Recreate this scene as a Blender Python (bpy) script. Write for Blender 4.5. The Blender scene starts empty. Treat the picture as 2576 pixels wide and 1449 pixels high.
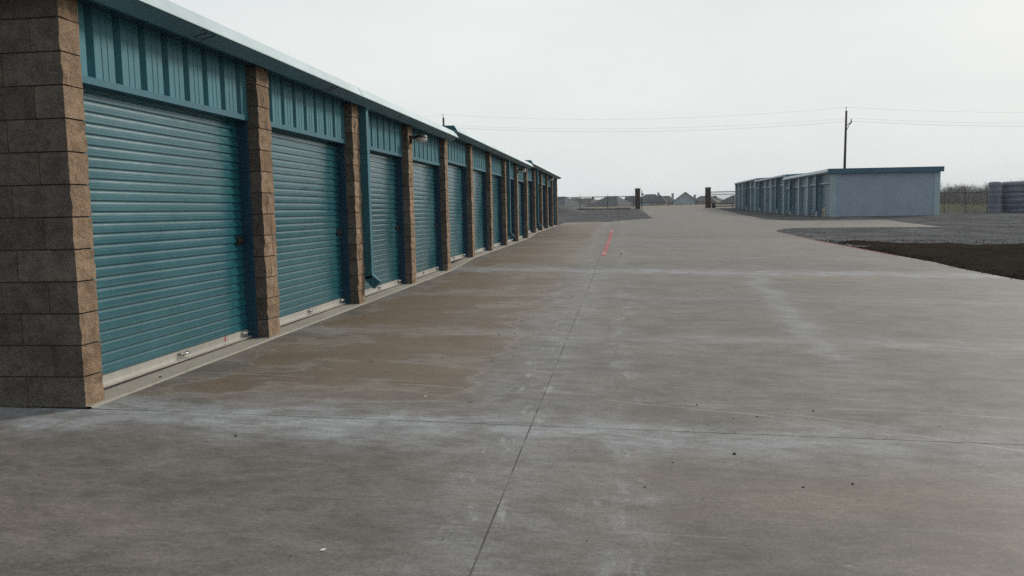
import bpy, math, random
from mathutils import Vector, Matrix, noise as mnoise

R = math.radians
random.seed(7)
SC = bpy.context.scene
COL = SC.collection

# ------------------------------------------------------------------ camera
cam = bpy.data.cameras.new('camera')
cam_o = bpy.data.objects.new('camera', cam)
COL.objects.link(cam_o)
cam.sensor_width = 36
cam.lens = 36 * 2056.05 / 2576
cam.clip_start = .05
cam.clip_end = 6000
yaw, pit, roll = R(7.785), R(5.384), R(1.213)
fw = Vector((-math.sin(yaw) * math.cos(pit), math.cos(yaw) * math.cos(pit), -math.sin(pit)))
rt = Vector((math.cos(yaw), math.sin(yaw), 0))
up = rt.cross(fw)
r2 = rt * math.cos(roll) - up * math.sin(roll)
u2 = up * math.cos(roll) + rt * math.sin(roll)
cam_o.matrix_world = Matrix(((r2.x, u2.x, -fw.x, 3.408), (r2.y, u2.y, -fw.y, 0),
                             (r2.z, u2.z, -fw.z, 1.1945), (0, 0, 0, 1)))
SC.camera = cam_o

# ------------------------------------------------------------------ sky, sun, exposure
SUN_AZ, SUN_EL = R(46), R(27)          # azimuth clockwise from +Y (the way the drive runs)
w = bpy.data.worlds.new('World')
SC.world = w
w.use_nodes = True
nt = w.node_tree
nt.nodes.clear()
sky = nt.nodes.new('ShaderNodeTexSky')
sky.sky_type = 'NISHITA'
sky.sun_disc = False
sky.sun_elevation = SUN_EL
sky.sun_rotation = SUN_AZ
sky.altitude = 200
sky.air_density = 1.3
sky.dust_density = 6.0
sky.ozone_density = 1.0
tc = nt.nodes.new('ShaderNodeTexCoord')
mp = nt.nodes.new('ShaderNodeMapping')
mp.inputs['Scale'].default_value = (1.0, 1.0, 3.2)
nt.links.new(tc.outputs['Generated'], mp.inputs['Vector'])
cn = nt.nodes.new('ShaderNodeTexNoise')
cn.inputs['Scale'].default_value = 1.7
cn.inputs['Detail'].default_value = 6
cn.inputs['Roughness'].default_value = .55
nt.links.new(mp.outputs['Vector'], cn.inputs['Vector'])
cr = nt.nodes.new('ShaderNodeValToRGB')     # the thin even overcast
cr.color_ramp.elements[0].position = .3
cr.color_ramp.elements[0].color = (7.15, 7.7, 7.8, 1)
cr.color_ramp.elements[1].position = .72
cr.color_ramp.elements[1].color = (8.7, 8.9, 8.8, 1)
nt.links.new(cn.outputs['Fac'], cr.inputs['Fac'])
mx = nt.nodes.new('ShaderNodeMix')
mx.data_type = 'RGBA'
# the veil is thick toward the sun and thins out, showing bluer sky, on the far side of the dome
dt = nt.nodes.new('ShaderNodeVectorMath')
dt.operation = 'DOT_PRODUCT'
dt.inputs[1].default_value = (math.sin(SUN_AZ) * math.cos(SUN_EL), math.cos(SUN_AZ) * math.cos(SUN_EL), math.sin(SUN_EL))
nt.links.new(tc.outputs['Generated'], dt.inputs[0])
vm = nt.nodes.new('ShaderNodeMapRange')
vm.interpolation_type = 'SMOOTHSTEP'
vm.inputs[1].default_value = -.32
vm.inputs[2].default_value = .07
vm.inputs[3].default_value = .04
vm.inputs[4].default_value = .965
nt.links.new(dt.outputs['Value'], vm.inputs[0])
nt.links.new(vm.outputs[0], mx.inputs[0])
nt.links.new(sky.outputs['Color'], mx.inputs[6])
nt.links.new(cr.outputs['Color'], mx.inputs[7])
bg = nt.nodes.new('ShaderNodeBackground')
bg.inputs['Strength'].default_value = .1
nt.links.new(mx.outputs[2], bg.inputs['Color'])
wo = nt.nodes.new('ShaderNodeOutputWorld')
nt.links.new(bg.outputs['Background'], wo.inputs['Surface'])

sl = bpy.data.lights.new('sun', 'SUN')
sl.energy = 2.5
sl.angle = R(11)
sl.color = (1, .94, .86)
so = bpy.data.objects.new('sun', sl)
COL.objects.link(so)
sd = Vector((math.sin(SUN_AZ) * math.cos(SUN_EL), math.cos(SUN_AZ) * math.cos(SUN_EL), math.sin(SUN_EL)))
so.rotation_euler = sd.to_track_quat('Z', 'Y').to_euler()
so.location = (20, 20, 30)

SC.cycles.use_denoising = False          # keeps a little sensor-like grain
SC.cycles.sample_clamp_indirect = 1.5
SC.view_settings.view_transform = 'Standard'
SC.view_settings.look = 'None'
SC.view_settings.exposure = 0
SC.view_settings.gamma = 1
SC.view_settings.use_curve_mapping = False


# ------------------------------------------------------------------ material helpers
class NB:
    def __init__(s, m):
        s.t = m.node_tree
        s.b = s.t.nodes['Principled BSDF']
        s.geo = s.t.nodes.new('ShaderNodeNewGeometry')
        s.oi = None

    def n(s, k): return s.t.nodes.new(k)

    def set(s, sock, v):
        if isinstance(v, (int, float)):
            sock.default_value = v
        elif isinstance(v, tuple):
            sock.default_value = v if len(v) == len(sock.default_value) else v + (1,)
        else:
            s.t.links.new(v, sock)

    def pos(s): return s.geo.outputs['Position']

    def obj(s): return s.n('ShaderNodeTexCoord').outputs['Object']

    def rand(s):
        if not s.oi: s.oi = s.n('ShaderNodeObjectInfo')
        return s.oi.outputs['Random']

    def xyz(s):
        q = s.n('ShaderNodeSeparateXYZ'); s.t.links.new(s.pos(), q.inputs[0]); return q.outputs

    def scale(s, vec, sc, loc=(0, 0, 0), rot=(0, 0, 0)):
        q = s.n('ShaderNodeMapping'); s.set(q.inputs['Vector'], vec)
        q.inputs['Scale'].default_value = sc; q.inputs['Location'].default_value = loc
        q.inputs['Rotation'].default_value = rot
        return q.outputs[0]

    def noise(s, vec, sc, det=4, ro=.55, dist=0):
        q = s.n('ShaderNodeTexNoise'); s.set(q.inputs['Vector'], vec)
        q.inputs['Scale'].default_value = sc; q.inputs['Detail'].default_value = det
        q.inputs['Roughness'].default_value = ro; q.inputs['Distortion'].default_value = dist
        return q.outputs['Fac']

    def vor(s, vec, sc):
        q = s.n('ShaderNodeTexVoronoi'); s.set(q.inputs['Vector'], vec); q.inputs['Scale'].default_value = sc
        return q.outputs

    def m(s, op, a, b=0.0, c=0.0):
        q = s.n('ShaderNodeMath'); q.operation = op
        s.set(q.inputs[0], a); s.set(q.inputs[1], b); s.set(q.inputs[2], c); return q.outputs[0]

    def mr(s, v, a, b, c=0.0, d=1.0):
        q = s.n('ShaderNodeMapRange'); q.interpolation_type = 'SMOOTHSTEP'; s.set(q.inputs[0], v)
        for i, k in enumerate((a, b, c, d)): q.inputs[i + 1].default_value = k
        return q.outputs[0]

    def mix(s, f, a, b):
        q = s.n('ShaderNodeMix'); q.data_type = 'RGBA'; q.clamp_factor = True
        s.set(q.inputs[0], f); s.set(q.inputs[6], a); s.set(q.inputs[7], b); return q.outputs[2]

    def mul(s, a, b):
        q = s.n('ShaderNodeMix'); q.data_type = 'RGBA'; q.blend_type = 'MULTIPLY'; q.inputs[0].default_value = 1
        s.set(q.inputs[6], a); s.set(q.inputs[7], b); return q.outputs[2]

    def grey(s, v):
        q = s.n('ShaderNodeCombineColor')
        for i in range(3): s.set(q.inputs[i], v)
        return q.outputs[0]

    def bump(s, h, st, di, nrm=None):
        q = s.n('ShaderNodeBump'); q.inputs['Strength'].default_value = st; q.inputs['Distance'].default_value = di
        s.set(q.inputs['Height'], h)
        if nrm: s.set(q.inputs['Normal'], nrm)
        return q.outputs[0]

    def col(s, v): s.set(s.b.inputs['Base Color'], v)

    def rough(s, v): s.set(s.b.inputs['Roughness'], v)

    def nrm(s, v): s.set(s.b.inputs['Normal'], v)


def material(name):
    m = bpy.data.materials.new(name)
    m.use_nodes = True
    return m, NB(m)


def paint(name, c, rough=.38, metal=0.0, var=.18, spec=.5, grime=None, coat=0.0, per=0.0, dent=0.0):
    m, n = material(name)
    n.b.inputs['Coat Weight'].default_value = coat
    n.b.inputs['Coat Roughness'].default_value = .14
    n.b.inputs['Coat IOR'].default_value = 1.6
    a = n.noise(n.pos(), 1.3, 5)
    b = n.noise(n.scale(n.pos(), (9, 9, 1.2)), 2.5, 4)
    f = n.m('ADD', n.m('MULTIPLY', a, .6), n.m('MULTIPLY', b, .4))
    lo = tuple(k * (1 - var) for k in c); hi = tuple(k * (1 + var) for k in c)
    cc = n.mix(n.mr(f, .35, .65), lo, hi)
    if per:
        cc = n.mul(cc, n.grey(n.mr(n.rand(), 0, 1, 1 - per, 1 + per)))
    if grime:
        d = n.noise(n.scale(n.pos(), (14, 14, 3)), 3, 6, .7)
        cc = n.mix(n.mr(d, .56, .78, 0, .55), cc, grime)
    n.col(cc)
    n.rough(n.mr(a, .3, .7, rough - .06, rough + .1))
    n.b.inputs['Metallic'].default_value = metal
    n.b.inputs['Specular IOR Level'].default_value = spec
    nb = n.bump(n.noise(n.pos(), 7, 3), .05, .02)
    if dent: nb = n.bump(n.noise(n.scale(n.pos(), (1, 1, 1.6)), 2.2, 3), dent, .03, nb)
    n.nrm(nb)
    return m


def make_concrete():
    m, n = material('weathered_concrete')
    P = n.pos(); x, y, z = n.xyz()
    wob = n.noise(P, .9, 5)
    wob2 = n.noise(n.scale(P, (1, 1, 1), (7, 3, 0)), 2.3, 5)
    big = n.noise(n.scale(P, (.5, 1, 1)), .55, 6, .6)
    c = n.mix(n.mr(big, .32, .68), (.110, .096, .084), (.144, .128, .113))
    mot = n.noise(n.scale(P, (.9, 1.2, 1), (11, 2, 0)), 1.7, 10, .72, .6)
    c = n.mul(c, n.grey(n.mr(mot, .3, .7, .80, 1.22)))
    mot2 = n.noise(n.scale(P, (.8, 1.5, 1), (1, 12, 0)), 5.0, 9, .76)
    c = n.mul(c, n.grey(n.mr(mot2, .32, .68, .84, 1.18)))
    # brown damp film between the doors and the long joint
    ex = n.m('ADD', x, n.m('MULTIPLY', n.m('SUBTRACT', wob, .5), 1.6))
    bm = n.m('MULTIPLY', n.mr(ex, .1, .5), n.mr(ex, 2.75, 1.95))
    bm = n.m('MULTIPLY', bm, n.mr(n.m('ADD', y, n.m('MULTIPLY', wob, 1.0)), 5.3, 5.9))
    bm = n.m('MULTIPLY', bm, n.mr(n.noise(n.scale(P, (.55, .9, 1)), .8, 5, .6), .36, .58, .25, 1))
    c = n.mix(n.m('MULTIPLY', bm, .9), c, n.mix(mot, (.090, .060, .036), (.165, .118, .074)))
    rim = n.m('MULTIPLY', n.mr(bm, .30, .42), n.mr(bm, .58, .46))          # tide line at the edge of the damp film
    c = n.mix(n.m('MULTIPLY', rim, .28), c, (.27, .25, .22))
    # warm, drier film right of the joint
    c = n.mix(n.mr(n.noise(n.scale(P, (.35, .8, 1), (3, 9, 0)), .6, 5), .5, .7, 0, .5), c, (.165, .138, .104))
    # pale lime bloom round the cross joints and beside the long joint
    def band(v, c0, wd): return n.m('POWER', 2.718, n.m('MULTIPLY', n.m('POWER', n.m('DIVIDE', n.m('SUBTRACT', v, c0), wd), 2.0), -1.0))
    yw = n.m('ADD', y, n.m('MULTIPLY', n.m('SUBTRACT', wob2, .5), .9))
    yw = n.m('ADD', yw, n.m('MULTIPLY', n.m('SUBTRACT', wob, .5), .8))
    bl = band(yw, 4.62, .36)
    bl = n.m('MULTIPLY', bl, n.mr(x, 5.5, 1.5, .55, 1.3))
    for yc, wd, k in ((8.1, .25, .5), (11.7, .2, .35), (16.15, .42, .95), (19.4, .1, .45), (22.9, .12, .3), (27.7, .3, .35)):
        bl = n.m('MAXIMUM', bl, n.m('MULTIPLY', band(yw, yc, wd), k))
    xw = n.m('ADD', x, n.m('MULTIPLY', n.m('SUBTRACT', wob2, .5), .7))
    bl = n.m('MAXIMUM', bl, n.m('MULTIPLY', band(xw, 3.38, .13), n.mr(n.noise(n.scale(P, (2, .6, 1)), 1.6, 4), .42, .62, 0, .42)))
    bl = n.m('MAXIMUM', bl, n.m('MULTIPLY', band(xw, 2.55, .22), n.mr(n.noise(n.scale(P, (2, .7, 1), (4, 4, 0)), 1.3, 4), .45, .65, .1, .55)))
    bl = n.m('MAXIMUM', bl, n.m('MULTIPLY', band(xw, 2.86, .34), n.mr(y, 19, 15, 0, .42)))
    # a wandering run-off track to the right
    tr = n.m('SUBTRACT', x, n.m('ADD', 5.15, n.m('MULTIPLY', n.m('SUBTRACT', y, 7.0), .075)))
    tr = n.m('ADD', tr, n.m('MULTIPLY', n.m('SUBTRACT', wob, .5), 1.0))
    bl = n.m('MAXIMUM', bl, n.m('MULTIPLY', n.m('MULTIPLY', band(tr, 0, .2), n.mr(y, 6.0, 8.0)), n.mr(y, 19, 14, 0, .6)))
    bl = n.m('MULTIPLY', bl, n.mr(n.noise(n.scale(P, (.6, 1.6, 1)), 3.5, 7, .68), .3, .62, .25, 1))
    bl = n.m('MULTIPLY', bl, n.mr(mot2, .3, .6, .35, 1))
    c = n.mix(n.m('MULTIPLY', bl, .85), c, (.285, .30, .315))
    # trowel / broom streaks across the drive
    st = n.noise(n.scale(P, (.55, 9, 1), (0, 0, 0), (0, 0, R(1.5))), 1.1, 6, .62)
    c = n.mix(n.mr(st, .57, .76, 0, .30), c, (.27, .265, .255))
    st2 = n.noise(n.scale(P, (.8, 13, 1), (5, 1, 0)), .9, 5, .6)
    c = n.mix(n.mr(st2, .57, .76, 0, .22), c, (.075, .066, .055))
    # crisp chalky scuffs along the long joint, and hair-thin drag lines
    ch = n.noise(n.scale(P, (5, 1.5, 1), (2, 6, 0)), 2.1, 8, .74)
    chm = n.m('MULTIPLY', n.m('MULTIPLY', n.mr(xw, 2.55, 2.72), n.mr(xw, 2.95, 2.84)), n.mr(y, 19, 14))
    c = n.mix(n.m('MULTIPLY', chm, n.mr(ch, .55, .65, 0, .52)), c, (.33, .33, .325))
    chm2 = n.m('MULTIPLY', n.m('MULTIPLY', n.mr(xw, 3.2, 3.34), n.mr(xw, 3.56, 3.42)), n.mr(y, 14, 9))
    c = n.mix(n.m('MULTIPLY', chm2, n.mr(ch, .48, .64, 0, .30)), c, (.30, .315, .32))
    for rot_, off in ((1.2, 0), (-5.5, 9), (9, 17)):
        dl = n.noise(n.scale(P, (.42, 34, 1), (off, off * .7, 0), (0, 0, R(rot_))), 1.0, 3, .5)
        c = n.mix(n.m('MULTIPLY', n.mr(dl, .70, .745, 0, .5), n.mr(n.noise(n.scale(P, (1, 1, 1), (off, 0, 0)), .7, 2), .5, .6)), c, (.33, .325, .31))
    # thin pale scrape arcs
    for cx, cy, rad, wd in ((1.0, -4.2, 9.9, .018), (.6, -5.6, 11.45, .014), (2.2, -9.0, 17.3, .02), (6.5, 19.0, 13.4, .012), (4.2, -6.2, 11.6, .012), (1.5, 1.0, 10.6, .016)):
        dx = n.m('SUBTRACT', x, cx); dy = n.m('SUBTRACT', y, cy)
        d = n.m('SQRT', n.m('ADD', n.m('MULTIPLY', dx, dx), n.m('MULTIPLY', dy, dy)))
        dd = n.m('ABSOLUTE', n.m('SUBTRACT', n.m('ADD', d, n.m('MULTIPLY', n.m('SUBTRACT', wob, .5), .25)), rad))
        c = n.mix(n.m('MULTIPLY', n.mr(dd, wd, wd * .2), n.mr(n.noise(n.scale(P, (.8, .8, 1), (cx, cy, 0)), 1.3, 4), .45, .66, 0, .6)), c, (.33, .32, .30))
    # small pale scuffs and dark specks
    sc = n.noise(n.scale(P, (2.2, 3.6, 1)), 2.0, 7, .7)
    c = n.mix(n.mr(sc, .66, .76, 0, .6), c, (.34, .34, .33))
    v = n.vor(n.scale(P, (1, 1.6, 1)), 5.5)
    c = n.mix(n.m('MULTIPLY', n.mr(v[0], .06, .03), n.mr(n.noise(P, 1.1, 2), .5, .56)), c, (.06, .05, .042))
    g1 = n.noise(P, 70, 6, .85)
    c = n.mul(c, n.grey(n.mr(g1, .3, .7, .70, 1.30)))
    g2 = n.noise(n.scale(P, (1, 3.2, 1)), 15, 5, .7)
    c = n.mul(c, n.grey(n.mr(g2, .25, .75, .84, 1.16)))
    n.col(c)
    n.rough(n.mr(big, .3, .7, .58, .70))
    n.b.inputs['Specular IOR Level'].default_value = .32
    h = n.m('ADD', n.noise(n.scale(P, (4, 150, 1)), 1, 3), n.m('MULTIPLY', n.noise(P, 60, 5, .7), .8))
    n.nrm(n.bump(h, .18, .005))
    return m


def make_rough(name, c0, c1, c2, sc, bump=.5, bd=.02, rough=.9, spec=.25, pebbles=0):
    m, n = material(name)
    P = n.pos()
    a = n.noise(P, .5, 5, .6); b = n.noise(P, sc, 5, .7)
    c = n.mix(n.mr(a, .3, .7), c0, c1)
    c = n.mix(n.mr(b, .48, .72, 0, .7), c, c2)
    h = b
    if pebbles:
        v = n.vor(P, pebbles)
        c = n.mul(c, n.mix(.55, (1, 1, 1), v[1]))
        c = n.mul(c, (1.25, 1.25, 1.25))
        h = n.m('ADD', n.m('MULTIPLY', b, .6), n.m('MULTIPLY', v[0], -1.0))
    n.col(c); n.rough(rough); n.b.inputs['Specular IOR Level'].default_value = spec
    n.nrm(n.bump(h, bump, bd))
    return m


def make_block(name, c0, c1, bump):
    m, n = material(name)
    P = n.pos()
    c = n.mix(n.rand(), c0, c1)
    a = n.noise(P, 9, 6, .7)
    c = n.mul(c, n.grey(n.mr(a, .25, .75, .66, 1.3)))
    f = n.noise(P, 75, 4, .8)
    c = n.mul(c, n.grey(n.mr(f, .3, .7, .72, 1.28)))
    sp = n.vor(P, 95)
    c = n.mix(n.mr(sp[0], .22, .08, 0, .45), c, (.5, .45, .38))
    n.col(c); n.rough(.92); n.b.inputs['Specular IOR Level'].default_value = .2
    h = n.m('ADD', n.m('MULTIPLY', n.noise(P, 26, 6, .7), 1.0), n.m('MULTIPLY', f, .5))
    n.nrm(n.bump(h, bump, .022))
    return m


M = {}
M['concrete'] = make_concrete()
M['apron'] = make_rough('apron_concrete', (.27, .25, .21), (.33, .31, .27), (.19, .165, .12), 9, .3, .006, .8, .3)
M['filler'] = make_rough('joint_filler', (.05, .047, .042), (.12, .11, .095), (.03, .028, .026), 3, .3, .005)
M['gravel'] = make_rough('grey_gravel', (.088, .089, .091), (.158, .158, .158), (.21, .21, .21), 22, .7, .03, .9, 0, 28)
M['soil'] = make_rough('dark_wet_soil', (.020, .016, .013), (.031, .026, .021), (.055, .046, .038), 7, .9, .05, .95, 0)
M['field'] = make_rough('dry_field_earth', (.135, .115, .085), (.19, .17, .12), (.085, .075, .058), 3, .6, .05)
M['mound'] = make_rough('stockpile_gravel', (.055, .055, .055), (.085, .083, .08), (.12, .12, .12), 8, .8, .05)
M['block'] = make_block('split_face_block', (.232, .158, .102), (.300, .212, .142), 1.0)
M['block_side'] = make_block('shaded_formed_block_face', (.118, .099, .082), (.172, .144, .120), 1.0)  # greyer formed faces; the shade on camera-facing sides is also mixed into this tone
M['mortar'] = make_rough('mortar', (.062, .054, .047), (.078, .068, .06), (.045, .039, .034), 30, .4, .004)
M['brick'] = make_block('gate_column_brick', (.075, .055, .047), (.105, .08, .068), .6)
M['cap'] = make_rough('cast_stone_cap', (.30, .29, .27), (.36, .35, .33), (.24, .23, .21), 12, .3, .005)
M['door'] = paint('teal_door_paint', (.007, .078, .098), .27, 0, .10, .5, coat=.36, per=.14, dent=.3)
M['panel'] = paint('teal_panel_paint', (.040, .155, .188), .5, 0, .12, .3, (.035, .08, .10))
M['trim'] = paint('teal_trim_paint', (.026, .112, .148), .5, 0, .12, .3)
M['jamb'] = paint('blue_jamb_paint', (.010, .044, .082), .42, 0, .15, .5)
M['gutter'] = paint('gutter_paint', (.070, .175, .225), .36, 0, .12, .55, (.04, .08, .10))
M['fascia'] = paint('pale_roof_edge_metal', (.38, .46, .47), .45, .2, .07, .4, (.26, .30, .30))
M['roof'] = paint('galvalume_roof', (.52, .58, .62), .40, .5, .08, .5)
M['alu'] = paint('mill_aluminium', (.40, .385, .35), .45, .45, .10, .5, (.36, .32, .26))
M['zinc'] = paint('zinc_plated_steel', (.40, .40, .40), .38, .7, .06)
M['dark_steel'] = paint('dark_latch_steel', (.05, .045, .045), .45, .6, .3)
M['black'] = paint('black_painted_iron', (.012, .013, .014), .45, 0, .2)
M['fence_steel'] = paint('galvanised_fence_steel', (.11, .115, .11), .5, .3, .2)
M['red_tag'] = paint('red_sticker', (.40, .05, .05), .5, 0, .1)
M['white'] = paint('white_scuff', (.75, .76, .75), .6, 0, .1)
M['lens'] = paint('prismatic_lens', (.55, .52, .48), .12, 0, .15, .8)
M['bronze'] = paint('bronze_lamp_housing', (.035, .028, .024), .42, .3, .2)
M['mark'] = paint('black_sealant', (.012, .012, .013), .6, 0, .2)
M['r_wall'] = paint('blue_grey_siding', (.355, .415, .505), .45, 0, .07, .4)
M['r_trim'] = paint('pale_corner_trim', (.40, .495, .53), .45, 0, .07, .4)
M['r_post'] = paint('light_post_metal', (.42, .50, .53), .45, 0, .08, .4)
M['r_door'] = paint('slate_teal_door', (.20, .285, .33), .40, 0, .12, .5)
M['r_fascia'] = paint('blue_fascia', (.062, .155, .215), .4, 0, .1, .5)
M['tank'] = paint('grey_tank_plastic', (.21, .215, .265), .5, 0, .25, .4, (.40, .40, .42))
M['bollard'] = paint('tan_bollard_paint', (.36, .29, .20), .6, 0, .15)
M['wood'] = make_rough('weathered_pole_wood', (.060, .042, .034), (.085, .060, .05), (.035, .026, .022), 12, .5, .01)
M['wire'] = paint('dark_wire', (.15, .15, .155), .5, .2, .1)
M['clod'] = make_rough('dirt_clod', (.022, .018, .015), (.04, .033, .027), (.06, .05, .04), 40, .7, .01)
M['bark'] = make_rough('bare_bark', (.085, .075, .064), (.125, .11, .095), (.06, .052, .045), 6, .4, .02)
M['twig'] = make_rough('bare_twigs', (.17, .155, .135), (.22, .20, .175), (.13, .115, .10), 2, .2, .02)
M['grass'] = make_rough('dry_grass', (.30, .27, .17), (.40, .37, .25), (.20, .19, .12), 2, .2, .02)
M['brush'] = make_rough('winter_brush', (.14, .135, .115), (.19, .18, .155), (.10, .095, .08), 1.5, .2, .02)
M['glass'] = paint('dark_house_glass', (.02, .022, .026), .12, 0, .1, .6)


def make_red():
    m, n = material('worn_red_line')
    P = n.pos(); x, y, z = n.xyz()
    a = n.noise(P, 6, 6, .7)
    c = n.mix(n.mr(a, .3, .7), (.235, .034, .038), (.33, .065, .065))
    c = n.mix(n.mr(n.noise(P, 22, 5, .75), .57, .68, 0, .8), c, (.20, .17, .15))
    # worn white stencil flecks
    for yc, hw in ((34.0, .9), (20.6, .5), (26.6, .5)):
        k = n.m('MULTIPLY', n.mr(n.m('ABSOLUTE', n.m('SUBTRACT', y, yc)), hw, hw * .7), n.mr(n.noise(n.scale(P, (18, 2.4, 1)), 1.3, 3), .52, .58, 0, .75))
        c = n.mix(k, c, (.62, .58, .55))
    n.col(c); n.rough(.7)
    return m


M['red'] = make_red()
M['red_faint'] = make_rough('faded_red_paint', (.30, .07, .062), (.33, .11, .095), (.17, .13, .11), 5, .2, .004)


def make_tiles(name, c0, c1):
    m, n = material(name)
    P = n.obj()
    a = n.noise(P, .6, 4); b = n.noise(n.scale(P, (2, 2, 9)), 2.2, 4, .7)
    c = n.mix(n.mr(a, .3, .7), c0, c1)
    c = n.mul(c, n.grey(n.mr(b, .3, .7, .82, 1.18)))
    n.col(c); n.rough(.85); n.b.inputs['Specular IOR Level'].default_value = .3
    n.nrm(n.bump(b, .4, .05))
    return m


M['shingle_a'] = make_tiles('slate_shingles', (.058, .066, .076), (.078, .086, .098))
M['shingle_b'] = make_tiles('brown_grey_shingles', (.075, .072, .070), (.10, .095, .09))
M['stucco_a'] = make_rough('pale_blue_siding', (.34, .40, .45), (.40, .46, .50), (.30, .36, .40), 2, .1, .01)
M['stucco_b'] = make_rough('tan_house_brick', (.26, .22, .19), (.32, .27, .23), (.20, .17, .15), 6, .2, .01)
M['house_trim'] = paint('white_house_trim', (.68, .68, .66), .6, 0, .05)


# ------------------------------------------------------------------ mesh helpers
class MB:
    def __init__(s): s.v = []; s.f = []

    def add(s, vs, fs):
        o = len(s.v); s.v += [tuple(p) for p in vs]; s.f += [tuple(i + o for i in q) for q in fs]; return s

    def box(s, x0, x1, y0, y1, z0, z1):
        return s.add([(x0, y0, z0), (x1, y0, z0), (x1, y1, z0), (x0, y1, z0), (x0, y0, z1), (x1, y0, z1), (x1, y1, z1), (x0, y1, z1)],
                     [(0, 3, 2, 1), (4, 5, 6, 7), (0, 1, 5, 4), (1, 2, 6, 5), (2, 3, 7, 6), (3, 0, 4, 7)])

    def bbox(s, x0, x1, y0, y1, z0, z1, b=.01):       # box with bevelled vertical edges and top
        lo = [(x0 + b, y0), (x1 - b, y0), (x1, y0 + b), (x1, y1 - b), (x1 - b, y1), (x0 + b, y1), (x0, y1 - b), (x0, y0 + b)]
        cx, cy = (x0 + x1) / 2, (y0 + y1) / 2
        def ins(p): return (cx + (p[0] - cx) * (1 - 2 * b / (x1 - x0)), cy + (p[1] - cy) * (1 - 2 * b / (y1 - y0)))
        vs = [(p[0], p[1], z0) for p in lo] + [(p[0], p[1], z1 - b) for p in lo] + [(*ins(p), z1) for p in lo]
        fs = [tuple(range(7, -1, -1)), tuple(range(16, 24))]
        for k in (0, 8):
            for i in range(8):
                j = (i + 1) % 8; fs.append((k + i, k + j, k + j + 8, k + i + 8))
        return s.add(vs, fs)

    def extrude_y(s, prof, y0, y1, closed=True):      # prof: (x,z) list
        n = len(prof)
        vs = [(x, y0, z) for x, z in prof] + [(x, y1, z) for x, z in prof]
        fs = [(i, (i + 1) % n, (i + 1) % n + n, i + n) for i in range(n if closed else n - 1)]
        if closed: fs += [tuple(range(n - 1, -1, -1)), tuple(range(n, 2 * n))]
        return s.add(vs, fs)

    def extrude_z(s, prof, z0, z1, closed=False):     # prof: (x,y)
        n = len(prof)
        vs = [(x, y, z0) for x, y in prof] + [(x, y, z1) for x, y in prof]
        fs = [(i, (i + 1) % n, (i + 1) % n + n, i + n) for i in range(n if closed else n - 1)]
        if closed: fs += [tuple(range(n - 1, -1, -1)), tuple(range(n, 2 * n))]
        return s.add(vs, fs)

    def tube(s, p0, p1, r0, r1=None, n=6, caps=True):
        p0 = Vector(p0); p1 = Vector(p1); r1 = r0 if r1 is None else r1
        d = (p1 - p0).normalized(); a = d.orthogonal().normalized(); b = d.cross(a)
        vs = []
        for p, r in ((p0, r0), (p1, r1)):
            for i in range(n):
                t = 2 * math.pi * i / n; vs.append(p + (a * math.cos(t) + b * math.sin(t)) * r)
        fs = [(i, (i + 1) % n, (i + 1) % n + n, i + n) for i in range(n)]
        if caps and n > 3: fs += [tuple(range(n - 1, -1, -1)), tuple(range(n, 2 * n))]
        return s.add(vs, fs)

    def path(s, pts, r, n=6):
        for a, b in zip(pts[:-1], pts[1:]): s.tube(a, b, r, r, n)
        return s

    def lathe(s, prof, n=24, c=(0, 0)):               # prof: (r,z)
        k = len(prof)
        vs = [(c[0] + r * math.cos(2 * math.pi * i / n), c[1] + r * math.sin(2 * math.pi * i / n), z) for i in range(n) for r, z in prof]
        fs = [(i * k + j, ((i + 1) % n) * k + j, ((i + 1) % n) * k + j + 1, i * k + j + 1) for i in range(n) for j in range(k - 1)]
        return s.add(vs, fs)

    def mesh(s, name, mat, smooth=False):
        me = bpy.data.meshes.new(name); me.from_pydata(s.v, [], s.f); me.update()
        if mat is not None: me.materials.append(mat)
        if smooth:
            for p in me.polygons: p.use_smooth = True
        return me


WL = {}      # world location (before root rotation) of every object, for parenting


def thing(name, label, cat, loc=(0, 0, 0), rz=0, group=None):
    o = bpy.data.objects.new(name, None); COL.objects.link(o)
    o.empty_display_size = .2
    o.location = loc; o.rotation_euler = (0, 0, rz)
    o['label'] = label; o['category'] = cat
    if group: o['group'] = group
    return o


def part(name, mesh, parent, loc=(0, 0, 0), rot=None, label=None, kind=None):
    """loc is relative to the parent"""
    o = bpy.data.objects.new(name, mesh); COL.objects.link(o)
    o.parent = parent; o.location = loc
    if rot: o.rotation_euler = rot
    if label: o['label'] = label
    if kind: o['kind'] = kind
    return o


def single(name, mesh, label, cat, loc=(0, 0, 0), rz=0, group=None, kind=None):
    o = bpy.data.objects.new(name, mesh); COL.objects.link(o)
    o.location = loc; o.rotation_euler = (0, 0, rz)
    o['label'] = label; o['category'] = cat
    if group: o['group'] = group
    if kind: o['kind'] = kind
    return o


def structure(name, mesh, label=None):
    o = bpy.data.objects.new(name, mesh); COL.objects.link(o)
    o['kind'] = 'structure'
    if label: o['label'] = label
    return o


# ------------------------------------------------------------------ terrain height
AY = [-40, 4.7, 15.7, 18.4, 29.4, 32.2, 43.1, 52, 65, 98, 200, 330, 700, 4000]
AZ = [-.40, 0, .0424, .1455, .1955, .3153, .385, .50, .66, 1.20, 1.85, .9, 1.6, 2.0]
SY = [-40, 16, 52, 65, 94, 98, 160]
SZ = [-.025, -.025, -.003, -.0105, -.0105, -.010, 0]


def itp(v, X, Y):
    if v <= X[0]: return Y[0]
    for i in range(len(X) - 1):
        if v <= X[i + 1]:
            t = (v - X[i]) / (X[i + 1] - X[i]); return Y[i] + (Y[i + 1] - Y[i]) * t
    return Y[-1]


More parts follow.
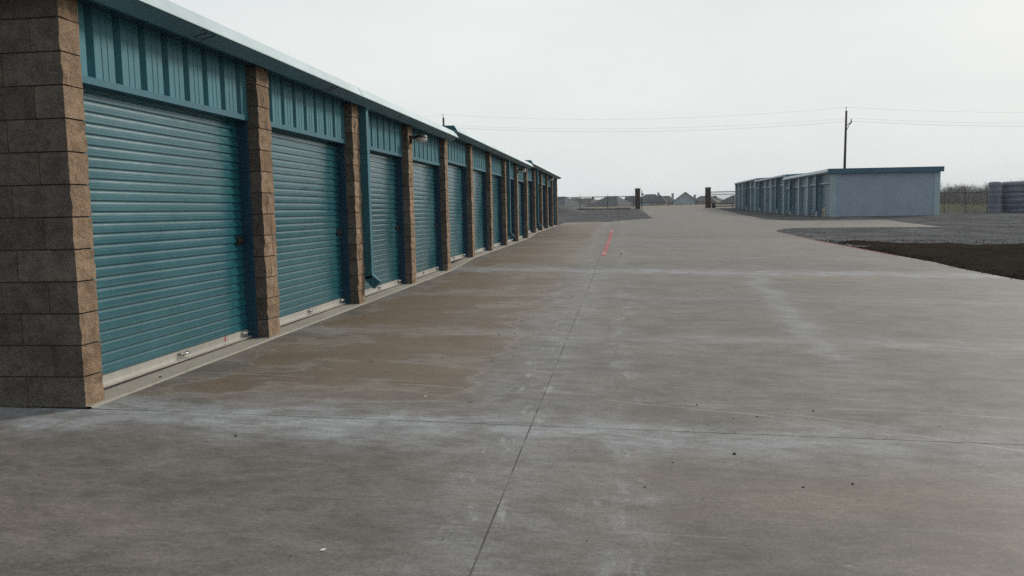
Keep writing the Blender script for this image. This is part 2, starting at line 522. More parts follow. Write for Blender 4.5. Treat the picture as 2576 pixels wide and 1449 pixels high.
def g(x, y):
    h = itp(y, AY, AZ) + itp(y, SY, SZ) * min(max(x, 0), 24)
    if y > 40 and x > 24:                                   # the field right of the yard lies lower
        h -= min((x - 24) * .02, .9) * min((y - 40) / 25, 1)
    return h


def sheet(name, x0, x1, y0, y1, nx, ny, dz, mat, lump=0.0, fl=None, fr=None, lscale=1.3, py=1.0):
    """height-following sheet; fl/fr give x of the left/right edge for a y"""
    b = MB()
    for j in range(ny + 1):
        y = y0 + (y1 - y0) * (j / ny) ** py
        a = fl(y) if fl else x0; c = fr(y) if fr else x1
        for i in range(nx + 1):
            x = a + (c - a) * i / nx
            z = g(x, y) + dz
            if lump: z += lump * (mnoise.noise((x * lscale, y * lscale, 0)) + .6 * mnoise.noise((x * lscale * 2.7, y * lscale * 2.7, 3)) + .4)
            b.v.append((x, y, z))
    for j in range(ny):
        for i in range(nx):
            k = j * (nx + 1) + i
            b.f.append((k, k + 1, k + nx + 2, k + nx + 1))
    return b.mesh(name, mat, True)


def xr(y):
    return itp(y, [-8, 8, 15.5, 17.5, 20.8, 25.8, 29.8, 31.2, 32.2, 33.2, 34.4, 35.6, 36.3, 36.8],
               [13, 12, 10.45, 10.06, 9.93, 9.82, 9.72, 9.5, 9.3, 9.36, 9.6, 10.05, 10.6, 11.4])


# ground to the horizon
b = MB()
xs = [-2500, -900, -300, -120, -60, -30, -14, -6, 0, 6, 12, 18, 24, 32, 42, 60, 90, 150, 300, 900, 2500]
ys = [-40, -20, -8, 4.7, 10, 15.7, 18.4, 24, 29.4, 32.2, 38, 43.1, 52, 58, 65, 75, 85, 94, 98, 110, 130, 160, 200, 260, 350, 500, 700, 1500, 4000]
for y in ys:
    for x in xs: b.v.append((x, y, g(x, y) - .09))
nx = len(xs)
for j in range(len(ys) - 1):
    for i in range(nx - 1):
        k = j * nx + i; b.f.append((k, k + 1, k + nx + 1, k + nx))
structure('ground', b.mesh('ground', M['field'], True), 'dry brown open field stretching to the houses')

structure('gravel_yard', sheet('gravel_yard', -13, 46, 24.5, 99.0, 90, 110, -.018, M['gravel'], .010), 'grey gravel surface round the concrete drive')


def soil_back(y): return None


# dark soil right of the drive: irregular back edge against the gravel
def soil_mesh():
    b = MB(); nx, ny = 80, 46
    for j in range(ny + 1):
        for i in range(nx + 1):
            u = i / nx; x = 9.4 + u ** 1.3 * 36
            back = itp(x, [9.4, 9.8, 11.5, 13.5, 16, 22, 46], [29.9, 29.7, 27.9, 26.6, 27.6, 26.5, 27]) + .5 * mnoise.noise((x * .7, 0, 5)) + .25 * mnoise.noise((x * 2.3, 1, 5))
            y = 2 + (back + .35 * mnoise.noise((x * 5.5, 2, 5)) - 2) * j / ny
            t = min(1, (ny - j) / 3)
            h = .075 * (mnoise.noise((x * 1.2, y * 1.2, 0)) + .7 * mnoise.noise((x * 3.1, y * 3.1, 2)))
            e = min(1, max(0, (x - max(xr(y), 9.9)) / .8)); e = e * e * (3 - 2 * e)
            b.v.append((x, y, g(x, y) - .05 + .075 * t * e + h * t * e))
    for j in range(ny):
        for i in range(nx):
            k = j * (nx + 1) + i; b.f.append((k, k + 1, k + nx + 2, k + nx + 1))
    return b.mesh('soil_patch', M['soil'], True)


structure('soil_patch', soil_mesh(), 'bare dark wet soil right of the concrete drive')

# ------------------------------------------------------------------ concrete drive, slab by slab
JW = .008


drive = structure('concrete_drive', sheet('drive_base', .02, 9.4, -8, 47.5, 9, 60, -.055, M['filler']), 'stained grey concrete drive between the two storage buildings')


def slab(x0, x1, y0, y1, fl=None, fr=None, dz=0.0):
    h = JW / 2
    hx = .004
    a = (lambda y: fl(y) + hx) if fl else (lambda y: x0 + hx)
    c = (lambda y: fr(y) - hx) if fr else (lambda y: x1 - hx)
    ny = max(4, int((y1 - y0) / .55)); nx = 14
    b = MB()
    yy = [y0 + h + (y1 - y0 - 2 * h) * j / ny for j in range(ny + 1)]
    for y in yy:
        for i in range(nx + 1):
            x = a(y) + (c(y) - a(y)) * i / nx
            b.v.append((x, y, g(x, y) + dz))
    W = nx + 1
    for j in range(ny):
        for i in range(nx):
            k = j * W + i; b.f.append((k, k + 1, k + W + 1, k + W))
    # edge skirts
    def skirt(idx):
        o = len(b.v)
        for k in idx:
            p = b.v[k]; b.v.append((p[0], p[1], p[2] - .05))
        for q in range(len(idx) - 1): b.f.append((idx[q], o + q, o + q + 1, idx[q + 1]))
    skirt(list(range(W))); skirt([ny * W + i for i in range(nx, -1, -1)])
    skirt([j * W for j in range(ny, -1, -1)]); skirt([j * W + nx for j in range(ny + 1)])
    return part('concrete_slab', b.mesh('concrete_slab', M['concrete']), drive)


XJ = 2.86
slab(-9, XJ, -8, 4.705)
slab(XJ, 12, -8, 4.705, fr=xr)
m, n = material('joint_dust')
n.col(n.mix(n.mr(n.noise(n.scale(n.pos(), (1, 1, 1)), 2.6, 5, .7), .42, .6), (.065, .058, .05), (.17, .16, .145)))
n.rough(.9)
b = MB()
for k in range(91):
    y = -8 + k * .5
    b.v += [(2.85, y, g(2.85, y) - .0022), (2.87, y, g(2.87, y) - .0022)]
b.f = [(2 * k, 2 * k + 1, 2 * k + 3, 2 * k + 2) for k in range(90)]
part('joint_sealant', b.mesh('joint_sealant', m), drive)
rows = [4.705, 16.23, 27.7, 36.8]
for k in range(3):
    slab(.034, XJ, rows[k], rows[k + 1])
    slab(XJ, 10, rows[k], rows[k + 1], fr=xr)
slab(.034, XJ, 36.8, 48.5)
slab(XJ, 9.9, 36.8, 46)
slab(9.9, 17.2, 36.8, 46, fr=lambda y: itp(y, [36.8, 46], [16.8, 17.3]))
slab(XJ, 11.5, 46, 55.2, fl=lambda y: itp(y, [46, 49.5, 55.2], [XJ, XJ, 5.45]), fr=lambda y: itp(y, [46, 49.5, 55.2], [12.6, 11.5, 11.9]))
fr_ = lambda y: itp(y, [55.2, 70, 90, 98], [11.9, 12.8, 13.6, 13.4])
for y0, y1 in ((55.2, 69), (69, 83), (83, 98)):
    slab(5.42, 12, y0, y1, fr=fr_)

# dirt road beyond the gate
structure('dirt_road', sheet('dirt_road', 2, 17, 98.5, 175, 6, 30, -.04, make_rough('packed_dirt', (.15, .13, .10), (.19, .165, .13), (.12, .10, .08), 1.5, .4, .03), .02, lscale=.4), 'packed dirt road beyond the gate')

# painted lines lie on the drive
def stripe(name, x0, x1, y0, y1, n=60, wob=0.0):
    b = MB()
    for j in range(n + 1):
        y = y0 + (y1 - y0) * j / n
        o = wob * mnoise.noise((y * .8, 0, 0))
        e = .006 * mnoise.noise((y * 5, 1, 0))
        xa = xr(y) + x0 if name == 'edge_line' else x0
        xb = xr(y) + x1 if name == 'edge_line' else x1
        b.v += [(xa + o + e, y, g(xa, y) + .004), (xb + o - e, y, g(xb, y) + .004)]
    for j in range(n): b.f.append((2 * j, 2 * j + 1, 2 * j + 3, 2 * j + 2))
    return b.mesh(name, M['red' if name == 'red_line' else 'red_faint'])


single('red_line', stripe('red_line', 2.895, 3.0, 19.6, 36.1), 'worn red painted stripe along the middle of the drive', 'road marking')
single('edge_line', stripe('edge_line', -.095, -.035, 20.4, 30.4), 'faint red paint along the right edge of the drive beside dark soil', 'road marking')

# ------------------------------------------------------------------ left storage building
Y0, S, PW = 4.712, 2.7443, .27
C = .2032
LIFT = [0, .115, .23]
SEC = [(0, 4), (5, 9), (10, 14)]                 # pillar ranges of the three stepped sections
SY0 = [Y0 - .10, 15.86, 29.52]
SY1 = [15.90, 29.56, 43.48]


def sec_of(i): return 0 if i <= 4 else (1 if i <= 9 else 2)


def py(i): return Y0 + i * S


def pw(i): return .19 if i == 0 else PW


LB = thing('storage_building', 'long stepped storage building with teal roller doors and tan block pillars', 'building', (0, Y0, 0))
RX, RY = 0, Y0


def lpart(name, mb, mat, parent=None, label=None, smooth=False, kind=None):
    """mesh given in world coordinates; moved to building space"""
    me = mb if isinstance(mb, bpy.types.Mesh) else mb.mesh(name, mat, smooth)
    o = part(name, me, parent or LB, (0, -Y0, 0) if parent is None else (0, 0, 0), None, label, kind)
    return o


# shell: inner walls and floor so that nothing shows through
b = MB()
for s in range(3):
    b.box(-6.0, -.42, SY0[s] + .45, SY1[s] - .05, -.3, 2.62 + LIFT[s])
lpart('inner_wall', b, M['mortar'])

# roofs, fascias, gutters per section
GX, GZ = .235, 2.639
for s in range(3):
    l = LIFT[s]
    ya, yb = SY0[s], SY1[s]
    n = 40
    b = MB()
    # roof sheet with standing ribs
    b.extrude_y([(.12, 2.665 + l), (.165, 2.752 + l), (-6.2, 3.05 + l), (-6.2, 2.96 + l)], ya, yb)
    for k in range(int((yb - ya) / .6)):
        y = ya + .3 + k * .6
        b.extrude_y([(.10, 2.75 + l), (.10, 2.79 + l), (-6.15, 3.085 + l), (-6.15, 3.04 + l)], y, y + .03)
    rf = lpart('roof', b, M['roof'])
    # soffit
    b = MB().box(-.42, .10, ya + .02, yb - .02, 2.605 + l, 2.655 + l)
    part('soffit', b.mesh('soffit', M['jamb']), rf)
    # blue rake trim at both ends of the roof sheet
    for yy, dn in ((ya - .012, 1), (yb + .002, -1)):
        b = MB().extrude_y([(.16, 2.60 + l), (.168, 2.757 + l), (-6.2, 3.055 + l), (-6.2, 2.80 + l)], yy, yy + .01)
        part('rake_trim', b.mesh('rake_trim', M['trim']), rf)
    # gutter: sloping underside and pale upper face
    b = MB()
    b.extrude_y([(.02, 2.60 + l), (.11, 2.575 + l), (GX, GZ + l), (GX - .002, GZ + .004 + l), (.112, 2.58 + l), (.02, 2.605 + l)], ya, yb)
    b.extrude_y([(.02, 2.60 + l), (.11, 2.575 + l), (GX, GZ + l), (.17, 2.70 + l), (.02, 2.66 + l)], ya - .004, ya)
    b.extrude_y([(.02, 2.60 + l), (.11, 2.575 + l), (GX, GZ + l), (.17, 2.70 + l), (.02, 2.66 + l)], yb, yb + .004)
    gt = lpart('gutter', b, M['gutter'])
    b = MB()
    b.extrude_y([(GX + .003, GZ + .002 + l), (GX + .003, GZ + .012 + l), (.173, 2.757 + l), (.14, 2.775 + l), (.14, 2.765 + l), (.168, 2.745 + l), (GX - .004, GZ + .008 + l)], ya - .006, yb + .006)
    part('roof_edge', b.mesh('roof_edge', M['fascia']), gt)
    # lap seams smeared with sealant on the gutter underside
    k = 0
    y = 6.18 - 2.83 if s == 0 else ya + .9
    while y < yb - .3:
        if y > ya + .25:
            nx_, nz_ = (.064, -.125)         # outward normal of the underside (not unit)
            ln = math.hypot(nx_, nz_); ox, oz = nx_ / ln * .003, nz_ / ln * .003
            def P_(t, dy): return (.118 + (GX - .122) * t + ox, y + dy, 2.58 + (GZ - 2.582) * t + oz + l)
            def strip(pts, wd):
                m_ = MB()
                for (t0, d0), (t1, d1) in zip(pts[:-1], pts[1:]):
                    m_.add([P_(t0, d0 - wd), P_(t0, d0 + wd), P_(t1, d1 + wd), P_(t1, d1 - wd)], [(0, 1, 2, 3)])
                return m_
            if s == 0 and abs(y - 6.18) < .05:
                for q in (-.055, .055):
                    hook = [(.12, q + .06), (.08, q - .02), (.25, q - .02), (.5, q + .0), (.75, q + .03), (.92, q + .015), (.96, q - .03), (.82, q - .05)]
                    part('lap_mark', strip(hook, .008).mesh('lap_mark', M['mark']), gt, label='dark slanted hooked mark on the gutter underside')
            elif s == 0 and y < 10:
                for q in (-.04, .04):
                    part('lap_mark', strip([(.1, q - .03), (.5, q), (.9, q + .03)], .013).mesh('lap_mark', M['mark']), gt)
            else:
                part('lap_mark', strip([(.03, -.01), (.97, .02)], .011).mesh('lap_mark', M['mark']), gt)
        y += 2.83 if s else 2.83
    # hairline joint in the pale edge
    for yj in ((9.95,) if s == 0 else ()):
        b = MB().extrude_y([(GX + .0045, GZ + .014 + l), (.1745, 2.757 + l), (.173, 2.756 + l), (GX + .003, GZ + .013 + l)], yj, yj + .012)
        part('edge_joint', b.mesh('edge_joint', M['mark']), gt)

# ---- block meshes (shared)
def split_block(w, d, h, seed, score=None, nfu=5, nfv=3, amp=.020, both=False):
    """block with its back-left corner at the origin: x in [-d,0] (front at 0 is split), y in [0,w], z in [0,h]"""
    b = MB()
    rnd = random.Random(seed)
    us = [i / nfu for i in range(nfu + 1)]
    if score is not None:
        us = sorted(set([0, .22, .5, .8, 1] + [score - .02, score, score + .02]))
    vs_ = [j / nfv for j in range(nfv + 1)]
    W = len(us)
    for j, v in enumerate(vs_):
        for i, u in enumerate(us):
            e = 1 if 0 < u < 1 and 0 < v < 1 else .6
            dx = amp * (mnoise.noise((u * w * 11 + seed * 3.1, v * h * 11, seed)) * 1.2 + .2) * e
            dy = 0
            if score is not None:
                if abs(u - score) < .001: dx = -.014
                if abs(u - score) < .03: dy = .012 * mnoise.noise((v * 4, seed, 2))
            b.v.append((dx, u * w + dy, v * h))
    for j in range(len(vs_) - 1):
        for i in range(W - 1):
            k = j * W + i; b.f.append((k, k + 1, k + W + 1, k + W))
    nfront = len(b.f)
    o = len(b.v)
    b.v += [(-d, 0, 0), (-d, w, 0), (-d, w, h), (-d, 0, h)]
    L = [j * W for j in range(len(vs_))]; Rr = [j * W + W - 1 for j in range(len(vs_))]
    b.f.append(tuple([o, *L, o + 3])[::1]); b.f.append(tuple([o + 2, *Rr[::-1], o + 1]))
    b.f.append(tuple([o + 1, *range(W - 1, -1, -1), o])); T = (len(vs_) - 1) * W
    b.f.append(tuple([o + 3, *range(T, T + W), o + 2]))
    b.f.append((o + 3, o + 2, o + 1, o))
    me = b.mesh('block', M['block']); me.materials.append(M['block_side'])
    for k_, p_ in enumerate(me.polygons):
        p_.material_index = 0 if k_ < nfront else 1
    return me


G_ = .009
PIL = [split_block(PW, .195, C - G_, 10 + k, sc) for k, sc in enumerate((.62, .36, .66, .34, None, .6, .4, .7))]
PILTOP = [split_block(PW, .195, .158, 30 + k, sc) for k, sc in enumerate((.62, .36, None))]
CORNER = [split_block(.19, .397, C - G_, 50 + k) for k in range(4)]
CORNER_S = [split_block(.19, .195, C - G_, 60 + k) for k in range(3)]
CORTOP = [split_block(.19, .397, .158, 70), split_block(.19, .195, .158, 71)]
ENDB = [split_block(.19, .390, C - G_, 80 + k, None, 2, 2, .002) for k in range(3)]


def door_profile(z0, z1, period=.0755):
    P = []
    z = z0
    k = period / .0755
    shp = [(a * k, d * k) for a, d in [(0, 0), (.009, 0), (.016, .0145), (.038, .0145), (.0425, .0095), (.052, .009), (.0568, .0035), (.066, .0025)]]
    while z < z1:
        for a, dx in shp:
            if z + a < z1: P.append((dx, z + a))
        z += period
    P.append((0, z1))
    return P


def header_profile(y0, y1, x0):
    """vertical R-panel, seen from the yard"""
    P = []; y = y0
    per = .3048
    shp = [(0, 0), (.062, 0), (.066, .004), (.074, .004), (.078, 0), (.128, 0), (.132, .004), (.140, .004), (.144, 0), (.205, 0), (.214, -.048), (.262, -.048), (.288, .003)]
    while y < y1:
        for a, d in shp:
            if y + a < y1: P.append((x0 + d, y + a))
        y += per
    P.append((x0, y1))
    return P


pill = [None] * 15
for i in range(15):
    s = sec_of(i); l = LIFT[s]; ya = py(i); wd = pw(i)
    # mortar core, slightly recessed
    core = MB().box(-.185, -.014, ya + .008, ya + wd - .008, -.35 + l, 2.60 + l)
    p = part('pillar', core.mesh('pillar_core', M['mortar']), LB, (0, -Y0, 0))
    pill[i] = p
    z = l - (C if s else 0)
    k = 0
    if i == 0:
        continue
    while z < 2.59 + l:
        if z + C > 2.61 + l:
            me = PILTOP[(i + k) % 3]
        else:
            me = PIL[(i * 3 + k) % 8]
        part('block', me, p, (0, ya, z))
        z += C; k += 1

# end wall toward the camera: corner column on the pillar, the rest on the wall core
ew = MB().box(-6.0, -.20, Y0 + .006, Y0 + .175, -.35, 2.62)
endw = lpart('end_wall', ew, M['mortar'])
tri = MB().add([(-6.0, Y0 + .02, 2.62), (.05, Y0 + .02, 2.62), (.05, Y0 + .02, 2.68), (-6.0, Y0 + .02, 2.99), (-6.0, Y0 + .16, 2.62), (.05, Y0 + .16, 2.62), (.05, Y0 + .16, 2.68), (-6.0, Y0 + .16, 2.99)],
               [(0, 1, 2, 3), (7, 6, 5, 4), (0, 4, 5, 1), (1, 5, 6, 2), (2, 6, 7, 3), (3, 7, 4, 0)])
part('gable_panel', tri.mesh('gable_panel', M['trim']), endw)
for k in range(13):
    z = k * C
    top = k == 12
    long_ = k % 2 == 0
    if top: me = CORTOP[0 if long_ else 1]
    else: me = CORNER[k % 4] if long_ else CORNER_S[k % 3]
    part('block', me, pill[0], (0, Y0, z))
    x = -.406 if long_ else -.203
    for q in range(8):
        o = part('block', ENDB[(k + q) % 3], endw, (x, Y0 + random.uniform(0, .0015), z))
        if top: o.scale = (1, 1, .158 / (C - G_))
        x -= .406
# the farther part of the wall, out of the picture, joined
b = MB()
for k in range(12):
    x = -.406 * 9 if k % 2 == 0 else -.203 - .406 * 8
    while x > -5.9:
        b.box(max(x - .397, -6.0), x, Y0, Y0 + .19, k * C, k * C + C - G_); x -= .406
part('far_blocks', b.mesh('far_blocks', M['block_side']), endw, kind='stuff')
# far gable end wall
b = MB().box(-6.0, -.19, SY1[2] - .2, SY1[2] - .03, -.1, 2.62 + LIFT[2])
lpart('end_wall', b, M['block'])

# bays
DX = -.205
for i in range(14):
    s = 0 if i < 4 else (1 if i < 9 else 2)
    l = LIFT[s]
    ya, yb = py(i) + pw(i), py(i + 1)
    zf = max(g(0, ya), g(0, yb)) + .016
    zh = 2.092 + l
    # header panel and its bottom trim
    hp = lpart('header_panel', MB().extrude_z(header_profile(ya - .0, yb, -.100), zh + .03, 2.606 + l), M['panel'])
    tr = MB().extrude_y([(-.205, zh), (-.088, zh), (-.088, zh + .048), (-.098, zh + .048), (-.098, zh + .012), (-.205, zh + .012)], ya + .001, yb - .001)
    part('header_trim', tr.mesh('header_trim', M['trim']), hp)
    # jambs
    for (a, c2) in ((ya + .001, ya + .045), (yb - .045, yb - .001)):
        jm = MB().box(-.30, -.108, a, c2, zf - .1, zh - .001)
        lpart('door_jamb', jm, M['jamb'])
    # roller door curtain
    d0, d1 = ya + .047, yb - .047
    prof = door_profile(zf + .080, zh + .10)
    b = MB()
    b.extrude_y([(DX + a, z) for a, z in prof], d0, d1, closed=False)
    # extrude_y gives strips facing -x when listed upward: flip
    b.f = [f[::-1] for f in b.f]
    dr = lpart('roller_door', b, M['door'], label='corrugated teal roller door')
    for f in dr.data.polygons: f.use_smooth = False
    # bottom bar, lip, seal
    bar = MB().extrude_y([(DX - .01, zf + .006), (DX + .012, zf + .006), (DX + .016, zf + .085), (DX - .01, zf + .085)], d0, d1)
    part('bottom_bar', bar.mesh('bottom_bar', M['alu']), dr)
    lip = MB().extrude_y([(DX + .010, zf + .010), (DX + .052, zf + .008), (DX + .054, zf + .020), (DX + .012, zf + .024)], d0, d1)
    part('bottom_lip', lip.mesh('bottom_lip', M['alu']), dr)
    seal = MB().box(DX - .005, DX + .035, d0, d1, zf - .012, zf + .005)
    part('bottom_seal', seal.mesh('bottom_seal', M['black']), dr)
    if i < 9:
        # pull handle, end slide, corner clip
        yc = (d0 + d1) / 2 + .05
        h = MB().path([(DX + .014, yc - .07, zf + .062), (DX + .05, yc - .055, zf + .06), (DX + .05, yc + .055, zf + .06), (DX + .014, yc + .07, zf + .062)], .011, 8)
        part('pull_handle', h.mesh('pull_handle', M['zinc'], True), dr)
        sl_ = MB().path([(DX + .014, d1 - .14, zf + .06), (DX + .045, d1 - .12, zf + .062), (DX + .045, d1 - .05, zf + .066)], .010, 8)
        sl_.box(DX + .012, DX + .03, d1 - .10, d1 - .06, zf + .045, zf + .085)
        part('slide_bolt', sl_.mesh('slide_bolt', M['zinc'], True), dr)
        cl = MB().box(DX + .012, DX + .02, d0 + .02, d0 + .07, zf + .03, zf + .085)
        cl.tube((DX + .02, d0 + .045, zf + .06), (DX + .026, d0 + .045, zf + .06), .006, .006, 8)
        part('corner_clip', cl.mesh('corner_clip', M['zinc']), dr)
        # latch by the jamb at about 0.85 m
        zl = l + .97
        la = MB().bbox(DX + .006, DX + .022, d1 - .13, d1 - .02, zl - .042, zl + .042, .004)
        la.box(DX + .022, DX + .040, d1 - .13, d1 + .012, zl - .016, zl + .014)
        la.tube((DX + .02, d1 - .115, zl + .028), (DX + .034, d1 - .115, zl + .028), .007, .008, 8)
        la.tube((DX + .02, d1 - .115, zl - .028), (DX + .034, d1 - .115, zl - .028), .007, .008, 8)
        part('latch', la.mesh('latch', M['dark_steel']), dr)
    if i == 0:
        tg = MB().box(DX + .0165, DX + .018, d1 - .462, d1 - .445, zf + .04, zf + .085)
        part('sticker', tg.mesh('sticker', M['red_tag']), dr, label='small red sticker')
    if i == 5:
        b = MB(); rr = random.Random(4)
        for q in range(9):
            yy = d0 + .85 + rr.gauss(0, .1); zz = zf + .34 + rr.gauss(0, .13)
            a_ = rr.uniform(0, 6.28); ln = rr.uniform(.03, .1)
            ca, sa = math.cos(a_), math.sin(a_)
            b.add([(DX + .006, yy - sa * .018, zz + ca * .018), (DX + .006, yy + ca * ln, zz + sa * ln), (DX + .006, yy + sa * .018, zz - ca * .018), (DX + .006, yy - ca * ln, zz - sa * ln)], [(0, 1, 2, 3), (3, 2, 1, 0)])
        part('paint_splash', b.mesh('paint_splash', M['white']), dr, label='white splash low on the door')

# aprons (the pale edge of the floor slab in front of the doors)
for s in range(3):
    ya, yb = ((Y0 - .006, py(4) + PW), (py(4) + PW, py(9) + PW), (py(9) + PW, py(14) + PW))[s]
    b = MB(); n = 40
    for j in range(n + 1):
        y = ya + (yb - ya) * j / n
        z = g(0, y)
        e = .052 + .004 * mnoise.noise((y * 6, 0, 0))
        b.v += [(-.40, y, z + .016), (e - .012, y, z + .010), (e, y, z + .003), (e, y, z - .06)]
    for j in range(n):
        for q in range(3):
            k = j * 4 + q; b.f.append((k, k + 1, k + 5, k + 4))
    b.f = [f for f in b.f]
    lpart('apron', b, M['apron'])


# downspouts
def downspout_mesh(hgt, mat):
    b = MB()
    w_, d_ = .098, .112
    b.box(0, d_, 0, w_, .30, hgt)
    # elbow kicking outward
    L = .19
    ca = math.cos(R(42)); sa = math.sin(R(42))
    p0 = [(0, .30), (d_, .30)]
    e = [(sa * L, .30 - ca * L), (d_ + sa * L * .86, .30 + .055 - ca * L * .86 + .02)]
    b.extrude_y([(0, .31), (0, .30), (e[0][0], e[0][1]), (e[1][0], e[1][1]), (d_, .345)], 0, w_)
    # straps
    for z in (hgt * .35, hgt * .78):
        b.box(-.003, d_ + .004, -.006, w_ + .006, z, z + .035)
    # top outlet bend back to the gutter
    b.extrude_y([(.0, hgt), (d_, hgt), (d_ + .03, hgt + .07), (.03, hgt + .07)], .004, w_ - .004)
    return b.mesh('downspout', mat)


for i in (2, 7, 10, 13):
    s = sec_of(i); l = LIFT[s]
    yy = py(i) + PW + .010
    gz = g(0, yy)
    lpart_mesh = downspout_mesh(2.515 + l - gz, M['trim'])
    part('downspout', lpart_mesh, LB, (-.012, yy - Y0, gz + .02))


# wall lamps: bronze arm and canopy over a clear prismatic bowl
for i in (3, 8, 12):
    l = LIFT[sec_of(i)]
    z = 2.36 + l; y = py(i) + PW * .5
    b = MB().bbox(0, .05, -.075, .075, -.06, .12, .012)
    b.bbox(.04, .16, -.035, .035, .045, .11, .01)
    b.lathe([(.0, .135), (.07, .13), (.118, .11), (.132, .075), (.132, .055), (.12, .05)], 20, (.255, 0))
    o = part('wall_lamp', b.mesh('wall_lamp', M['bronze']), LB, (.012, y - Y0, z)); o.scale = (.72, .72, .72)
    b = MB().lathe([(.128, .054), (.124, .02), (.115, -.01), (.09, -.035), (.05, -.048), (0, -.05)], 20, (.255, 0))
    part('lens', b.mesh('lens', M['lens'], True), o)

# ------------------------------------------------------------------ right storage building
BX, BY, BW = 15.9, 52.0, 6.25
RB = thing('storage_building', 'smaller blue-grey storage building with plain end wall and slate doors across the yard', 'building', (BX, BY, .44))
RS = 2.745
RL = [0, .29, .50]               # section lifts
RFL = [0, .17, .42]


def rpart(name, mb, mat, parent=None, **k):
    return part(name, mb.mesh(name, mat), parent or RB, (0, 0, 0), **k)


EH = 2.60
SLOPE = .12 / BW
# end wall: siding of narrow vertical ribs
prof = []
x = 0.34
while x < BW - .34:
    prof += [(x, 0), (x + .11, 0), (x + .118, -.003), (x + .142, -.003), (x + .15, 0)]
    x += .15
prof.append((BW - .34, 0))
b = MB().extrude_z(prof, -.5, EH + .06)
endr = rpart('end_wall', b, M['r_wall'])
for xa, xb in ((-.01, .335), (BW - .335, BW + .01)):
    bb = MB().box(xa, xb, -.018, .05, -.5, EH + .06)
    part('corner_trim', bb.mesh('corner_trim', M['r_trim']), endr)
b = MB().extrude_y([(-.19, EH + .0), (BW + .155, EH - .05), (BW + .155, EH + .25), (-.19, EH + .288)], -.185, -.02)
part('fascia', b.mesh('fascia', M['r_fascia']), endr)
b = MB()
for q in range(-1, 1): pass
for s in range(3):
    l = RL[s]; ya = s * 5 * RS; yb = (s + 1) * 5 * RS
    b = MB().box(.22, BW, ya + .06, yb - .0, -.6, EH + l)
    rpart('inner_wall', b, M['r_wall'])
    b = MB()
    y0_, y1_ = ya - (.15 if s == 0 else .06), yb + (.06 if s < 2 else .2)
    b.extrude_y([(-.20, EH + .14 + l), (-.18, EH + .205 + l), (BW * .5, EH + .36 + l), (BW + .16, EH + .20 + l), (BW + .16, EH + .12 + l), (BW * .5, EH + .28 + l)] if s else
                [(-.20, EH + .14), (-.18, EH + .280), (BW + .15, EH + .245), (BW + .15, EH + .14)], y0_, y1_)
    rf = rpart('roof', b, M['roof'])
    if s:
        b = MB().extrude_y([(-.2, EH - .05 + l), (-.2, EH + .2 + l), (BW * .5, EH + .35 + l), (BW + .16, EH + .195 + l), (BW + .16, EH - .1 + l)], y0_ - .01, y0_)
        part('rake_trim', b.mesh('rake_trim', M['r_fascia']), rf)
    b = MB().extrude_y([(-.06, EH + .0 + l), (-.20, EH + .03 + l), (-.27, EH + .10 + l), (-.21, EH + .21 + l), (-.06, EH + .16 + l)], y0_ - .02, y1_)
    gt = rpart('gutter', b, M['r_post'])
    # doors of this section
    for k in range(5):
        d0 = ya + k * RS; d1 = d0 + RS
        zf = RFL[s]
        zf = min(RFL[s], g(BX, BY + d0) - .44) - .02
        zh = 2.07 + l
        # post
        pp = MB().box(-.16, .10, d0 - .0, d0 + .22, zf - .3, EH + .03 + l)
        if not (s == 0 and k == 0):
            rpart('post', pp, M['r_post'])
        # header of horizontal corrugations
        hb = MB()
        hb.extrude_y([(.02 + a, z) for a, z in door_profile(zh, EH + .03 + l, .10)], d0 + (.02 if (s == 0 and k == 0) else .22), d1, closed=False)
        rpart('header_panel', hb, M['r_door'])
        tb = MB().box(-.035, .05, d0 + (.02 if (s == 0 and k == 0) else .22), d1, zh - .06, zh + .012)
        rpart('header_trim', tb, M['r_post'])
        db = MB()
        db.extrude_y([(.09 - a, z) for a, z in door_profile(zf + .1, zh, .10)], d0 + .22, d1 - .001, closed=False)
        dr = rpart('roller_door', db, M['r_door'])
        bb = MB().box(.05, .10, d0 + .22, d1 - .001, zf - .2, zf + .09)
        part('bottom_bar', bb.mesh('bottom_bar', M['alu']), dr)
# last post
rpart('post', MB().box(-.16, .10, 15 * RS - .02, 15 * RS + .2, -.2, EH + .03 + RL[2]), M['r_post'])
# downspouts
for k in (1, 4, 6, 9, 12):
    s = k // 5; l = RL[s]
    d0 = k * RS - .115
    gz = g(BX, BY + d0) - .44
    b = MB().box(-.27, -.17, d0, d0 + .10, gz + .35, EH + .03 + l)
    b.extrude_y([(-.17, gz + .37), (-.27, gz + .36), (-.46, gz + .16), (-.39, gz + .10)][::-1], d0, d0 + .10)
    rpart('downspout', b, M['r_fascia'])

# tan bollard by its first door
b = MB().lathe([(.085, -.1), (.085, .46), (.075, .5), (.045, .53), (0, .54)], 16)
single('bollard', b.mesh('bollard', M['bollard'], True), 'short tan bollard in front of the nearest slate door of the blue-grey building', 'bollard', (15.35, 51.3, g(15.35, 51.3) - .03))

# ------------------------------------------------------------------ gate, columns, left fence
GYL = 98.0


